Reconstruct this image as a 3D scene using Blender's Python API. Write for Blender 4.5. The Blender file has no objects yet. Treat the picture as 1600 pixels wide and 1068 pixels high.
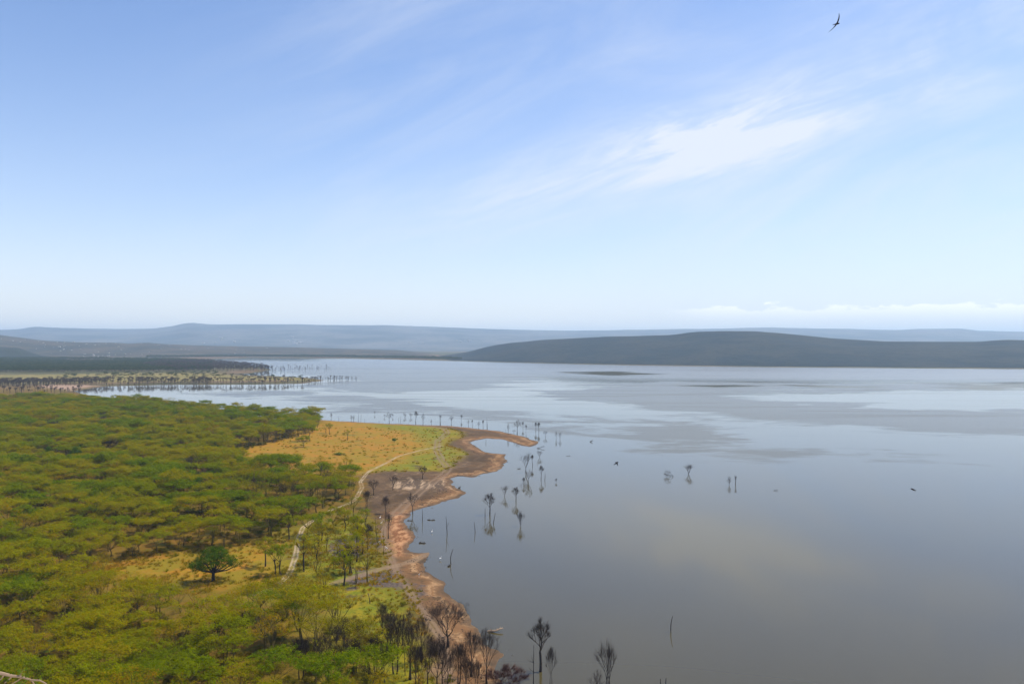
import bpy, math, random
import numpy as np
from mathutils import Vector, Matrix
R = math.radians
scene = bpy.context.scene
col = scene.collection

# ------------------------------------------------------------------ camera, world, sun, exposure
HC, F, YH = 80.0, 1256.0, 538.0          # eye height over the lake (m), focal length and horizon row in photo pixels
cam_d = bpy.data.cameras.new("camera")
cam = bpy.data.objects.new("camera", cam_d); col.objects.link(cam)
cam_d.lens = 36 * F / 1600; cam_d.sensor_width = 36
cam_d.clip_start = 0.1; cam_d.clip_end = 120000
cam.location = (0, 0, HC); cam.rotation_euler = (R(90) + math.atan(4 / F), 0, 0)
scene.camera = cam

SUN_EL, SUN_AZ = R(58), R(62)            # azimuth measured from the view direction towards the right
sd_ = bpy.data.lights.new("sun", 'SUN'); sd_.energy = 5.0; sd_.angle = R(0.6); sd_.color = (1.0, 0.92, 0.77)
sun = bpy.data.objects.new("sun", sd_); col.objects.link(sun)
sdir = Vector((math.sin(SUN_AZ) * math.cos(SUN_EL), math.cos(SUN_AZ) * math.cos(SUN_EL), math.sin(SUN_EL)))
sun.rotation_euler = sdir.to_track_quat('Z', 'Y').to_euler(); sun.location = (300, 200, 600)

scene.view_settings.view_transform = 'Standard'; scene.view_settings.look = 'None'
scene.view_settings.exposure = 0.3; scene.view_settings.gamma = 1.0
scene.render.engine = 'CYCLES'
cy = scene.cycles
cy.use_denoising = True
try: cy.denoiser = 'OPENIMAGEDENOISE'
except Exception: pass
cy.max_bounces = 6; cy.diffuse_bounces = 3; cy.glossy_bounces = 3; cy.transmission_bounces = 3
cy.volume_bounces = 1; cy.transparent_max_bounces = 8

class N:
    """tiny node helper"""
    def __init__(s, nt): s.nt = nt
    def node(s, t, **kw):
        n = s.nt.nodes.new(t)
        for k, v in kw.items(): setattr(n, k, v)
        return n
    def put(s, sock, v):
        if isinstance(v, bpy.types.NodeSocket): s.nt.links.new(v, sock)
        else: sock.default_value = v
    def m(s, op, a, b=0.0, c=0.0, clamp=False):
        n = s.node('ShaderNodeMath', operation=op, use_clamp=clamp)
        s.put(n.inputs[0], a); s.put(n.inputs[1], b); s.put(n.inputs[2], c)
        return n.outputs[0]
    def sm(s, x, lo, hi):                 # smoothstep lo..hi -> 0..1
        n = s.node('ShaderNodeMapRange', interpolation_type='SMOOTHSTEP')
        s.put(n.inputs[0], x); s.put(n.inputs[1], lo); s.put(n.inputs[2], hi)
        n.inputs[3].default_value = 0; n.inputs[4].default_value = 1
        return n.outputs[0]
    def mix(s, f, a, b):
        n = s.node('ShaderNodeMix', data_type='RGBA')
        s.put(n.inputs[0], f)
        for i, v in ((6, a), (7, b)):
            if not isinstance(v, bpy.types.NodeSocket): v = (v[0], v[1], v[2], 1)
            s.put(n.inputs[i], v)
        return n.outputs[2]
    def noise(s, vec, scale, detail=3, rough=0.55, dist=0.0):
        n = s.node('ShaderNodeTexNoise')
        s.put(n.inputs['Vector'], vec); s.put(n.inputs['Scale'], scale)
        n.inputs['Detail'].default_value = detail; n.inputs['Roughness'].default_value = rough
        n.inputs['Distortion'].default_value = dist
        return n.outputs['Fac']
    def vmap(s, vec, scale=(1, 1, 1), rot=(0, 0, 0), loc=(0, 0, 0)):
        n = s.node('ShaderNodeMapping')
        s.put(n.inputs[0], vec)
        n.inputs['Location'].default_value = loc; n.inputs['Rotation'].default_value = rot; n.inputs['Scale'].default_value = scale
        return n.outputs[0]
    def attr(s, name): return s.node('ShaderNodeAttribute', attribute_name=name).outputs['Fac']
    def pos(s): return s.node('ShaderNodeNewGeometry').outputs['Position']

world = bpy.data.worlds.new("World"); scene.world = world; world.use_nodes = True
n = N(world.node_tree); world.node_tree.nodes.clear()
sky = n.node('ShaderNodeTexSky', sky_type='NISHITA')
sky.sun_disc = False; sky.sun_elevation = SUN_EL; sky.sun_rotation = SUN_AZ
sky.altitude = 1800; sky.air_density = 1.15; sky.dust_density = 0.7; sky.ozone_density = 2.6
tc = n.node('ShaderNodeTexCoord').outputs['Generated']
sep = n.node('ShaderNodeSeparateXYZ'); n.put(sep.inputs[0], tc)
dx, dy, dz = sep.outputs
yy = n.m('MAXIMUM', dy, 0.12)
U = n.m('DIVIDE', dx, yy); V = n.m('DIVIDE', dz, yy)
uv = n.node('ShaderNodeCombineXYZ'); n.put(uv.inputs[0], U); n.put(uv.inputs[1], V); UV = uv.outputs[0]
front = n.sm(dy, 0.12, 0.3)
def blob(px, py, a, b, deg):              # soft elliptical bank in sky-direction space
    cu, cv = (px - 800) / F, (YH - py) / F
    c, s_ = math.cos(R(deg)), math.sin(R(deg))
    du = n.m('SUBTRACT', U, cu); dv = n.m('SUBTRACT', V, cv)
    p = n.m('DIVIDE', n.m('ADD', n.m('MULTIPLY', du, c), n.m('MULTIPLY', dv, s_)), a)
    q = n.m('DIVIDE', n.m('SUBTRACT', n.m('MULTIPLY', dv, c), n.m('MULTIPLY', du, s_)), b)
    r2 = n.m('ADD', n.m('MULTIPLY', p, p), n.m('MULTIPLY', q, q))
    return n.m('POWER', 2.718, n.m('MULTIPLY', r2, -1.0))
RUV = n.vmap(UV, (1, 1, 1), (0, 0, R(-20)))
streak = n.noise(n.vmap(RUV, (4.5, 24, 1)), 1.0, 9, 0.66, 1.1)
fib = n.noise(n.vmap(RUV, (9, 70, 1), (0, 0, 0), (2, 5, 0)), 1.0, 7, 0.65, .6)
streak2 = n.noise(n.vmap(RUV, (2.2, 8, 1), (0, 0, 0), (3, 1, 0)), 1.0, 7, 0.6, 0.8)
st = n.sm(n.m('ADD', n.m('MULTIPLY', streak, .7), n.m('MULTIPLY', fib, .3)), 0.34, 0.66); st2 = n.sm(streak2, 0.3, 0.75)
warp = n.m('ADD', 0.16, n.m('MULTIPLY', n.m('MULTIPLY', st, n.m('ADD', .4, n.m('MULTIPLY', st2, .9))), 1.15))
c1 = n.m('MULTIPLY', n.m('MULTIPLY', blob(1225, 165, .24, .045, 19), warp), 0.54)
c2 = n.m('MULTIPLY', n.m('MULTIPLY', blob(1075, 208, .085, .024, -4), warp), 0.5)
c2b = n.m('MULTIPLY', n.m('MULTIPLY', blob(1240, 180, .09, .02, 30), warp), 0.5)
c3 = n.m('MULTIPLY', n.m('MULTIPLY', blob(1330, 130, .42, .19, 14), n.m('ADD', .3, n.m('MULTIPLY', n.m('MULTIPLY', st2, n.m('ADD', .5, n.m('MULTIPLY', st, .5))), .8))), 0.62)
c4 = n.m('MULTIPLY', n.m('MULTIPLY', blob(850, 296, .26, .05, 14), st), 0.3)
c5 = n.m('MULTIPLY', n.m('MULTIPLY', blob(660, 50, .30, .14, 35), st2), 0.35)
c6 = n.m('MULTIPLY', n.m('MULTIPLY', blob(1450, 360, .6, .13, 0), st2), 0.35)
cl = c1
for c_ in (c2, c2b, c3, c4, c5, c6): cl = n.m('ADD', cl, c_)
cl = n.m('MULTIPLY', n.m('MINIMUM', cl, 0.93), front)
# low bank of cumulus on the right horizon
puff = n.noise(n.vmap(UV, (26, 60, 1)), 1.0, 5, 0.6)
top = n.m('ADD', 0.0465, n.m('ADD', n.m('MULTIPLY', n.m('SUBTRACT', puff, .5), 0.034), n.m('MULTIPLY', n.m('SUBTRACT', U, .3), 0.018)))
bank = n.sm(n.m('SUBTRACT', top, V), -0.0006, 0.0028)
bank = n.m('MULTIPLY', bank, n.sm(U, 0.18, 0.25))
bank = n.m('MULTIPLY', n.m('MULTIPLY', bank, n.sm(V, 0.024, 0.052)), front)
veil = n.m('MULTIPLY', n.m('POWER', 2.718, n.m('DIVIDE', n.m('MULTIPLY', n.m('MAXIMUM', dz, 0.0), -1.0), 0.14)), 1.0)   # pale air low in the sky
skyc = n.mix(1.0, sky.outputs[0], (0.80, 0.945, 1.16)); skyc.node.blend_type = 'MULTIPLY'
bg_sky = n.node('ShaderNodeBackground'); veil2 = n.m('MULTIPLY', n.m('POWER', 2.718, n.m('DIVIDE', n.m('MULTIPLY', n.m('MAXIMUM', dz, 0.0), -1.0), 0.04)), 0.9)
n.put(bg_sky.inputs[0], n.mix(veil2, n.mix(veil, skyc, (6.3, 6.7, 7.0)), (9.6, 8.6, 7.2))); bg_sky.inputs[1].default_value = 0.121
bg_cl = n.node('ShaderNodeBackground'); bg_cl.inputs[0].default_value = (0.86, 0.91, 1.0, 1); bg_cl.inputs[1].default_value = 0.81
bg_bk = n.node('ShaderNodeBackground'); bg_bk.inputs[0].default_value = (1.0, 0.97, 0.93, 1); bg_bk.inputs[1].default_value = 1.22
mx = n.node('ShaderNodeMixShader'); n.put(mx.inputs[0], cl); n.put(mx.inputs[1], bg_sky.outputs[0]); n.put(mx.inputs[2], bg_cl.outputs[0])
mx2 = n.node('ShaderNodeMixShader'); n.put(mx2.inputs[0], n.m('MULTIPLY', bank, 0.62)); n.put(mx2.inputs[1], mx.outputs[0]); n.put(mx2.inputs[2], bg_bk.outputs[0])
wo = n.node('ShaderNodeOutputWorld'); n.put(wo.inputs[0], mx2.outputs[0])
world.cycles.sampling_method = 'MANUAL'; world.cycles.sample_map_resolution = 512

# ------------------------------------------------------------------ python helpers
def W(px, py, z=0.0):                     # point of the place at height z that the photo shows at (px, py)
    D = (HC - z) * F / (py - YH)
    return ((px - 800) / F * D, D)
def PX(x, y, z=0.0): return 800 + x / y * F, YH + (HC - z) * F / y
def _hash(ix, iy, seed):
    h = (ix.astype(np.int64) * 374761393 + iy.astype(np.int64) * 668265263 + seed * 982451653) & 0x7fffffff
    h = (h ^ (h >> 13)) * 1274126177 & 0x7fffffff
    return ((h ^ (h >> 16)) & 0xffff) / 65535.0
def vnoise(x, y, seed=0):
    x = np.asarray(x, float); y = np.asarray(y, float)
    ix = np.floor(x); iy = np.floor(y); fx = x - ix; fy = y - iy
    fx = fx * fx * (3 - 2 * fx); fy = fy * fy * (3 - 2 * fy)
    a = _hash(ix, iy, seed); b = _hash(ix + 1, iy, seed); c = _hash(ix, iy + 1, seed); d = _hash(ix + 1, iy + 1, seed)
    return (a * (1 - fx) + b * fx) * (1 - fy) + (c * (1 - fx) + d * fx) * fy
def fbm(x, y, octs=4, seed=0):
    s = 0; a = 1; t = 0
    for o in range(octs):
        s = s + a * vnoise(x * 2 ** o, y * 2 ** o, seed + o * 17); t += a; a *= .5
    return s / t * 2 - 1
def sdf(poly, x, y, margin=None):         # signed distance in metres, + inside; poly in world coordinates
    P = np.array(poly); shp = x.shape; x = x.ravel(); y = y.ravel()
    d2 = np.full(x.shape, 1e18); ins = np.zeros(x.shape, bool)
    for i in range(len(P)):
        ax, ay = P[i]; bx, by = P[(i + 1) % len(P)]
        ex, ey = bx - ax, by - ay; L = ex * ex + ey * ey + 1e-9
        t = np.clip(((x - ax) * ex + (y - ay) * ey) / L, 0, 1)
        q = (x - ax - t * ex) ** 2 + (y - ay - t * ey) ** 2
        np.minimum(d2, q, out=d2)
        if by != ay:
            c = ((ay > y) != (by > y)) & (x < (bx - ax) * (y - ay) / (by - ay) + ax)
            ins ^= c
    return (np.sqrt(d2) * np.where(ins, 1, -1)).reshape(shp)
def sdl(line, x, y):                      # distance to an open polyline (world)
    P = np.array(line); shp = x.shape; x = x.ravel(); y = y.ravel(); d2 = np.full(x.shape, 1e18)
    for i in range(len(P) - 1):
        ax, ay = P[i]; bx, by = P[i + 1]; ex, ey = bx - ax, by - ay; L = ex * ex + ey * ey + 1e-9
        t = np.clip(((x - ax) * ex + (y - ay) * ey) / L, 0, 1)
        np.minimum(d2, (x - ax - t * ex) ** 2 + (y - ay - t * ey) ** 2, out=d2)
    return np.sqrt(d2).reshape(shp)
wp = lambda pts: [W(*p) for p in pts]

def tag(o, label=None, cat=None, group=None, kind=None):
    if label: o["label"] = label
    if cat: o["category"] = cat
    if group: o["group"] = group
    if kind: o["kind"] = kind
    return o
def link_mesh(name, V_, F_, mat, parent=None, smooth=False):
    me = bpy.data.meshes.new(name); me.from_pydata(V_, [], F_); me.materials.append(mat)
    if smooth: me.polygons.foreach_set('use_smooth', [True] * len(me.polygons))
    me.update()
    o = bpy.data.objects.new(name, me); col.objects.link(o)
    if parent: o.parent = parent
    return o
def grid_mesh(name, X, Y, Z, mat, attrs=None, smooth=True):
    r, c = X.shape
    co = np.stack([X, Y, Z], -1).reshape(-1, 3).astype(np.float32)
    i = np.arange(r * c).reshape(r, c)
    q = np.stack([i[:-1, :-1], i[:-1, 1:], i[1:, 1:], i[1:, :-1]], -1).reshape(-1, 4)
    me = bpy.data.meshes.new(name)
    me.vertices.add(len(co)); me.vertices.foreach_set('co', co.ravel())
    me.loops.add(q.size); me.loops.foreach_set('vertex_index', q.ravel().astype(np.int32))
    me.polygons.add(len(q)); me.polygons.foreach_set('loop_start', np.arange(0, q.size, 4, dtype=np.int32))
    me.polygons.foreach_set('use_smooth', np.full(len(q), smooth))
    me.update(calc_edges=True)
    for k, v in (attrs or {}).items():
        a = me.attributes.new(k, 'FLOAT', 'POINT'); a.data.foreach_set('value', v.ravel().astype(np.float32))
    me.materials.append(mat)
    o = bpy.data.objects.new(name, me); col.objects.link(o)
    return o

def new_mat(name):
    m = bpy.data.materials.new(name); m.use_nodes = True; m.node_tree.nodes.clear()
    q = N(m.node_tree); out = q.node('ShaderNodeOutputMaterial')
    return m, q, out
def principled(q, out, color, rough=0.9, spec=0.2, bump=None, bstr=0.4, bdist=0.3):
    p = q.node('ShaderNodeBsdfPrincipled'); q.put(p.inputs['Base Color'], color if isinstance(color, bpy.types.NodeSocket) else (*color, 1))
    q.put(p.inputs['Roughness'], rough); p.inputs['Specular IOR Level'].default_value = spec
    if bump is not None:
        b = q.node('ShaderNodeBump'); q.put(b.inputs['Height'], bump); b.inputs['Strength'].default_value = bstr; b.inputs['Distance'].default_value = bdist
        q.put(p.inputs['Normal'], b.outputs[0])
    q.put(out.inputs[0], p.outputs[0])
    return p

# ------------------------------------------------------------------ layout of the land (traced outlines, put on the ground plane)
LAND_A = wp([(-900, 615), (60, 612), (120, 612), (135, 620), (160, 624), (250, 632), (350, 641), (440, 656), (500, 655.5), (560, 659.5), (620, 662), (700, 665),
    (740, 668.5), (780, 673.5), (805, 678.5), (825, 684), (838, 689), (842, 693), (828, 698), (815, 696), (800, 691), (783, 686), (762, 684.5), (742, 687), (738, 691),
    (747, 700), (765, 707), (792, 709.5), (790, 718), (786, 728), (778, 735), (758, 740), (738, 745), (714, 744), (704, 748), (706, 758), (716, 764),
    (728, 768), (718, 776), (700, 782), (680, 788), (660, 794), (646, 800), (636, 815), (641, 828), (651, 838), (643, 850), (640, 862), (655, 863),
    (674, 861), (668, 870), (661, 880), (667, 891), (682, 901), (702, 911), (697, 919), (703, 927), (717, 937), (730, 957), (735, 975), (746, 981),
    (757, 996), (775, 1014), (784, 1022), (771, 1035), (766, 1049), (786, 1060), (803, 1078), (840, 1120), (1000, 1300), (2600, 1500), (2600, 9000), (-2500, 9000), (-1500, 1200)])
LAND_B = wp([(-900, 618), (60, 617), (128, 609), (160, 603.5), (250, 601), (400, 600.5), (470, 599), (506, 594.3), (492, 590.8), (440, 587.8), (370, 585.2), (330, 584.5), (-900, 583)])
LAND_C = wp([(-900, 586), (345, 586), (392, 583), (424, 578.5), (412, 573.5), (380, 570), (352, 567), (330, 563.5), (310, 561.5), (-900, 558)])
LAND_D = wp([(-900, 563), (280, 562.5), (310, 561), (400, 558.7), (560, 560.3), (700, 563.5), (800, 566.3), (900, 568.8), (1000, 570.8), (1200, 573.3), (1400, 575), (1600, 576.5), (2500, 580)]) + \
    [(40000, 2600), (60000, 60000), (-60000, 60000)]
MEADOW = wp([(345, 712), (425, 694), (470, 677), (500, 664), (512, 656), (560, 660), (620, 663), (690, 668), (716, 676), (722, 684), (700, 690), (694, 698), (712, 703), (728, 711), (714, 718), (706, 730), (692, 736), (650, 738.5), (600, 739.5), (565, 745), (520, 748), (450, 742), (375, 732)])
GREENM = wp([(575, 664), (640, 665.5), (696, 671), (722, 680), (700, 690), (694, 698), (712, 703), (728, 711), (714, 718), (706, 730), (692, 736), (650, 738.5), (590, 738), (630, 724), (668, 708), (672, 690), (640, 678), (600, 672)])
GRASS = wp([(470, 838), (540, 812), (575, 818), (586, 835), (598, 848), (600, 868), (596, 885), (620, 905), (648, 930), (640, 950), (652, 985), (660, 1010), (672, 1040), (690, 1068), (700, 1120), (560, 1120), (540, 1000), (500, 950), (440, 940), (456, 900)])
CLEAR = wp([(120, 915), (150, 890), (200, 877), (260, 869), (330, 865), (395, 858), (440, 850), (462, 872), (452, 905), (425, 932), (360, 938), (300, 930), (230, 918), (170, 922)])
REDB = wp([(612, 800), (640, 800), (634, 815), (640, 828), (650, 840), (640, 852), (632, 868), (618, 872), (608, 858), (606, 830)])
GREYP = wp([(520, 850), (560, 838), (592, 846), (590, 862), (575, 872), (540, 876), (515, 868)])
GREYP2 = wp([(545, 900), (600, 895), (636, 915), (640, 935), (600, 925), (560, 918)])
TRACK1 = wp([(692, 698.5), (660, 706), (622, 717), (605, 727), (576, 741), (563, 757), (566, 766), (556, 784), (545, 791), (520, 800), (492, 816), (474, 829), (466, 848), (462, 876), (452, 904), (430, 926), (398, 938)])
TRACK2 = wp([(640, 664.5), (672, 667), (696, 673), (699, 679), (684, 690), (682, 706), (690, 722), (701, 735), (690, 745), (668, 761), (646, 780), (630, 793), (618, 804)])
TRACK3 = wp([(520, 918), (556, 906), (592, 893), (640, 879), (668, 864)])
TRACK4 = wp([(618, 804), (602, 812), (598, 845), (612, 875), (622, 900), (655, 950), (690, 1000), (700, 1060)])
SALT = wp([(610, 757), (640, 748), (672, 752), (690, 748), (706, 752), (706, 764), (690, 770), (668, 766), (640, 768), (615, 765)])
YELLOW_FAR = wp([(-200, 588), (60, 586), (200, 583.5), (345, 584), (370, 588), (480, 590.5), (495, 595), (300, 597), (120, 600), (-200, 603)])
SAND_FAR = wp([(50, 603.5), (100, 602), (160, 603), (130, 607), (110, 611), (60, 607)])

def land_sd(x, y):
    s = np.maximum(np.maximum(sdf(LAND_A, x, y), sdf(LAND_B, x, y)), np.maximum(sdf(LAND_C, x, y), sdf(LAND_D, x, y)))
    D = np.abs(y)
    amp = np.clip(D / 300, 0.8, 8)
    return s + amp * (fbm(x / 16, y / 26, 4, 3)) * 1.4 + 2.1 * fbm(x / 6, y / 9, 3, 14) + 0.5 * fbm(x / 2.2, y / 4, 3, 8)
def height(x, y, s=None):
    x = np.asarray(x, float); y = np.asarray(y, float)
    if s is None: s = land_sd(x, y)
    up = 1.5 * (1 - np.exp(-np.maximum(s, 0) / 30)) + np.minimum(np.maximum(s, 0), 60) * 0.012
    up = up + 0.14 * np.clip(s / 6, 0, 1) * fbm(x / 6, y / 9, 3, 21)
    dn = np.maximum(s * 0.04, -3)
    z = np.where(s > 0, up, dn)
    r = np.hypot(x, y)
    return np.maximum(z, np.where(r < 110, (76 - 0.75 * r) + np.clip(r - 8, 0, 20) / 20 * 1.5 * fbm(x / 9, y / 9, 3, 5), -99))

# ------------------------------------------------------------------ ground
def ground_material():
    m, q, out = new_mat('ground')
    P = q.pos()
    n1 = q.noise(P, 0.035, 4); n2 = q.noise(P, 0.16, 4, .6); n3 = q.noise(P, 1.1, 4, .65)
    c1_ = lambda v, a: q.m('MULTIPLY', q.m('SUBTRACT', v, .5), a)
    sd = q.attr('sd')
    # forest floor
    base = q.mix(q.sm(n2, .38, .62), (0.15, 0.075, 0.006), (0.07, 0.068, 0.004))
    base = q.mix(q.sm(n1, .4, .6), base, q.mix(n3, (0.17, 0.085, 0.008), (0.11, 0.08, 0.007)))
    # far lands
    far = q.mix(q.sm(q.noise(P, .006, 5, .6), .42, .6), (0.06, 0.06, 0.02), (0.10, 0.085, 0.034))
    far = q.mix(q.sm(q.noise(q.vmap(P, (.0012, .0006, 1)), 1, 5, .65), .48, .56), far, (0.15, 0.095, 0.05))
    base = q.mix(q.sm(q.attr('farness'), 0, 1), base, far)
    def over(b, name, lo, hi, colr, na=10, nb=6):
        f = q.sm(q.m('ADD', q.attr(name), q.m('ADD', c1_(n1, na), c1_(n2, nb))), lo, hi)
        return q.mix(f, b, colr)
    gold = q.mix(q.sm(q.m('ADD', q.m('MULTIPLY', n2, .6), q.m('MULTIPLY', n1, .4)), .38, .62), (0.32, 0.142, 0.008), (0.22, 0.155, 0.005))
    gold = q.mix(q.m('MULTIPLY', q.sm(n3, .45, .7), .7), gold, (0.18, 0.09, 0.02))
    gold = q.mix(q.sm(q.noise(P, .06, 4, .7), .55, .68), gold, (0.15, 0.115, 0.012))
    green = q.mix(q.sm(n2, .35, .65), (0.135, 0.155, 0.004), (0.22, 0.165, 0.005))
    green = q.mix(q.sm(n3, .45, .7), green, (0.065, 0.082, 0.005))
    green = q.mix(q.sm(q.noise(P, .09, 5, .7), .56, .66), green, (0.085, 0.062, 0.02))
    base = over(base, 'clear', -9, 11, q.mix(q.sm(q.noise(P, .045, 4, .65), .45, .6), gold, (0.19, 0.135, 0.005)), 30, 16)
    base = over(base, 'meadow', -8, 8, gold, 24, 12)
    base = over(base, 'greenm', -22, 16, green, 40, 16)
    # dried mud beside the lake, banded by old water lines
    bands = q.noise(q.node_vec(q.m('ADD', q.m('MULTIPLY', sd, .22), q.m('MULTIPLY', n1, 5.0)), q.m('MULTIPLY', n2, 3.0), n1), 1.0, 4, .65)
    mud = q.mix(q.sm(n1, .35, .65), (0.062, 0.036, 0.015), (0.110, 0.062, 0.026))
    mud = q.mix(q.m('MULTIPLY', q.sm(bands, .46, .66), .6), mud, (0.15, 0.095, 0.055))
    mud = q.mix(q.m('MULTIPLY', q.sm(q.m('ADD', bands, c1_(n3, .25)), .61, .72), .6), mud, (0.30, 0.20, 0.12))
    mud = q.mix(q.m('MULTIPLY', q.sm(q.noise(P, .28, 5, .7), .45, .62), .55), mud, (0.045, 0.031, 0.021))
    mudf = q.sm(q.m('ADD', q.attr('mud'), q.m('ADD', c1_(n1, 22), c1_(n2, 20))), -4, 5)
    base = q.mix(mudf, base, mud)
    shore = q.m('MULTIPLY', q.sm(sd, 17, 4), q.attr('nearland'))      # pale dried rim along the water
    base = q.mix(q.m('MULTIPLY', shore, q.sm(n2, .3, .55)), base, q.mix(q.sm(bands, .42, .6), (0.175, 0.088, 0.036), (0.34, 0.205, 0.10)))
    red = q.mix(q.sm(q.noise(q.vmap(P, (.5, .16, 1), (0, 0, .4)), 1, 4, .6), .4, .62), (0.17, 0.068, 0.025), (0.38, 0.20, 0.095))
    base = over(base, 'redb', -2, 4, red, 3, 4)
    base = over(base, 'salt', -3, 8, q.mix(q.sm(q.noise(q.vmap(P, (.34, .045, 1), (0, 0, .45)), 1, 4, .65), .46, .62), (0.085, 0.055, 0.034), (0.36, 0.25, 0.155)), 14, 26)
    base = over(base, 'grey', -3, 3, q.mix(q.sm(n3, .35, .65), (0.125, 0.092, 0.075), (0.055, 0.042, 0.034)), 18, 44)
    wet = q.sm(q.m('ADD', sd, c1_(n2, 4)), 4.0, 0.2)
    base = q.mix(q.m('MULTIPLY', wet, .65), base, (0.06, 0.045, 0.03))
    # tracks: two pale wheel ruts
    tr = q.attr('track'); c_t = q.m('ADD', tr, c1_(n2, 1.4))
    rut = q.m('MULTIPLY', q.m('MULTIPLY', q.sm(c_t, 1.35, .8), q.m('ADD', .35, q.m('MULTIPLY', q.sm(n2, .35, .6), .65))), q.m('ADD', .35, q.m('MULTIPLY', q.sm(q.m('ABSOLUTE', q.m('SUBTRACT', c_t, .8)), .6, .25), .65)))
    base = q.mix(q.m('MULTIPLY', rut, .92), base, q.mix(n3, (0.42, 0.33, 0.22), (0.26, 0.19, 0.11)))
    tr2 = q.m('ADD', q.attr('trackb'), c1_(n2, 2.0))
    rut2 = q.m('MULTIPLY', q.sm(tr2, 4.2, 2.2), q.m('ADD', .35, q.m('MULTIPLY', q.sm(q.m('ABSOLUTE', q.m('SUBTRACT', tr2, 1.7)), .9, .3), .5)))
    base = q.mix(q.m('MULTIPLY', rut2, .85), base, q.mix(n2, (0.24, 0.16, 0.10), (0.15, 0.10, 0.065)))
    tr3 = q.m('ADD', q.attr('trackc'), c1_(n2, 2.4))
    base = q.mix(q.m('MULTIPLY', q.sm(tr3, 2.4, 1.0), .6), base, q.mix(n2, (0.27, 0.18, 0.11), (0.17, 0.115, 0.07)))
    # far strips
    base = over(base, 'yellowf', -30, 40, q.mix(q.sm(n1, .4, .6), (0.24, 0.18, 0.06), (0.14, 0.125, 0.035)), 60, 20)
    base = over(base, 'sandf', -10, 20, (0.30, 0.20, 0.14), 30, 10)
    bump = q.m('ADD', q.m('MULTIPLY', n3, .5), q.m('MULTIPLY', n2, 1.0))
    principled(q, out, base, 0.93, 0.15, bump, 0.55, 0.6)
    return m
def node_vec(q, a, b, c):
    k = q.node('ShaderNodeCombineXYZ')
    for i, v in enumerate((a, b, c)): q.put(k.inputs[i], v)
    return k.outputs[0]
N.node_vec = node_vec
Dr = np.concatenate([np.geomspace(2.5, 150, 34, endpoint=False), np.geomspace(150, 1500, 470, endpoint=False), np.geomspace(1500, 8000, 190, endpoint=False), np.geomspace(8000, 26000, 30)])
Tc = np.concatenate([np.linspace(-0.98, -0.66, 36, endpoint=False), np.linspace(-0.66, 0.05, 640, endpoint=False), np.linspace(0.05, 0.98, 110)])
DD, TT = np.meshgrid(Dr, Tc, indexing='ij')
GX = DD * TT; GY = DD
S = land_sd(GX, GY); GZ = height(GX, GY, S)
meadow = sdf(MEADOW, GX, GY); clear = sdf(CLEAR, GX, GY); greenm = np.maximum(sdf(GREENM, GX, GY), sdf(GRASS, GX, GY))
LA = sdf(LAND_A, GX, GY)
MUDP = wp([(600, 662.5), (690, 668.5), (722, 677), (726, 684), (704, 690), (700, 697), (716, 702), (733, 711), (716, 720), (710, 732), (690, 738), (600, 740), (573, 744), (568, 765), (562, 800), (580, 812), (590, 835), (603, 850), (602, 875), (612, 897), (646, 930), (640, 955), (655, 990), (668, 1020), (685, 1050), (700, 1100), (900, 1160), (900, 640), (700, 650), (560, 658)])
mud = sdf(MUDP, GX, GY)
track = sdl(TRACK1, GX, GY); trackc = sdl(TRACK3, GX, GY)
trackb = np.minimum(sdl(TRACK2, GX, GY), sdl(TRACK4, GX, GY) * 1.25 + .9)
ground = grid_mesh('ground', GX, GY, GZ, ground_material(), dict(sd=S, meadow=meadow, clear=clear, greenm=greenm, mud=mud, track=track, trackb=trackb, trackc=trackc,
    redb=sdf(REDB, GX, GY), salt=sdf(SALT, GX, GY), grey=np.maximum(sdf(GREYP, GX, GY), sdf(GREYP2, GX, GY)), yellowf=sdf(YELLOW_FAR, GX, GY), sandf=sdf(SAND_FAR, GX, GY),
    farness=(GY - 1250) / 400, nearland=(GY < 1100).astype(float)))
tag(ground, kind='structure')

# ------------------------------------------------------------------ water
RIP = [wp(p) for p in (
    [(330, 563), (700, 566), (900, 572), (860, 590), (790, 604), (640, 617), (560, 612), (440, 604), (520, 596), (420, 580)],
    [(560, 618), (700, 630), (860, 650), (1000, 662), (1180, 680), (1330, 697), (1200, 697), (1000, 684), (840, 672), (700, 652), (480, 626), (380, 615), (430, 612)],
    [(840, 612), (900, 605), (1000, 596), (1300, 598), (1700, 600), (1700, 606), (1380, 612), (1120, 612), (1220, 626), (1500, 640), (1750, 646), (1750, 690), (1500, 685), (1250, 662), (1020, 640), (900, 628)],
    )]
LEE = wp([(560, 560.5), (700, 563.5), (800, 566.3), (1000, 570.8), (1200, 573.3), (1400, 575), (1750, 577.5), (1750, 593), (1400, 591), (1100, 589), (860, 583), (560, 574)])
DARK = [wp(p) for p in ([(1088, 602), (1150, 600.5), (1180, 603), (1120, 605)], [(1200, 599), (1290, 602), (1380, 602.5), (1370, 606), (1290, 606), (1230, 602)], [(1490, 602), (1560, 597), (1640, 595), (1660, 606), (1560, 610), (1500, 606)], [(890, 581), (960, 580), (1010, 584), (960, 586)])]
Dw = np.concatenate([np.geomspace(90, 700, 60, endpoint=False), np.geomspace(700, 5200, 300), [9000, 25000]])
Tw = np.linspace(-1.0, 1.0, 420)
DW, TW = np.meshgrid(Dw, Tw, indexing='ij'); WX = DW * TW; WY = DW
nz = 1 + 0 * WX
rip = np.full(WX.shape, -1e9)
for p in RIP: rip = np.maximum(rip, sdf(p, WX, WY))
drk = np.full(WX.shape, -1e9)
for p in DARK: drk = np.maximum(drk, sdf(p, WX, WY))
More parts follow.
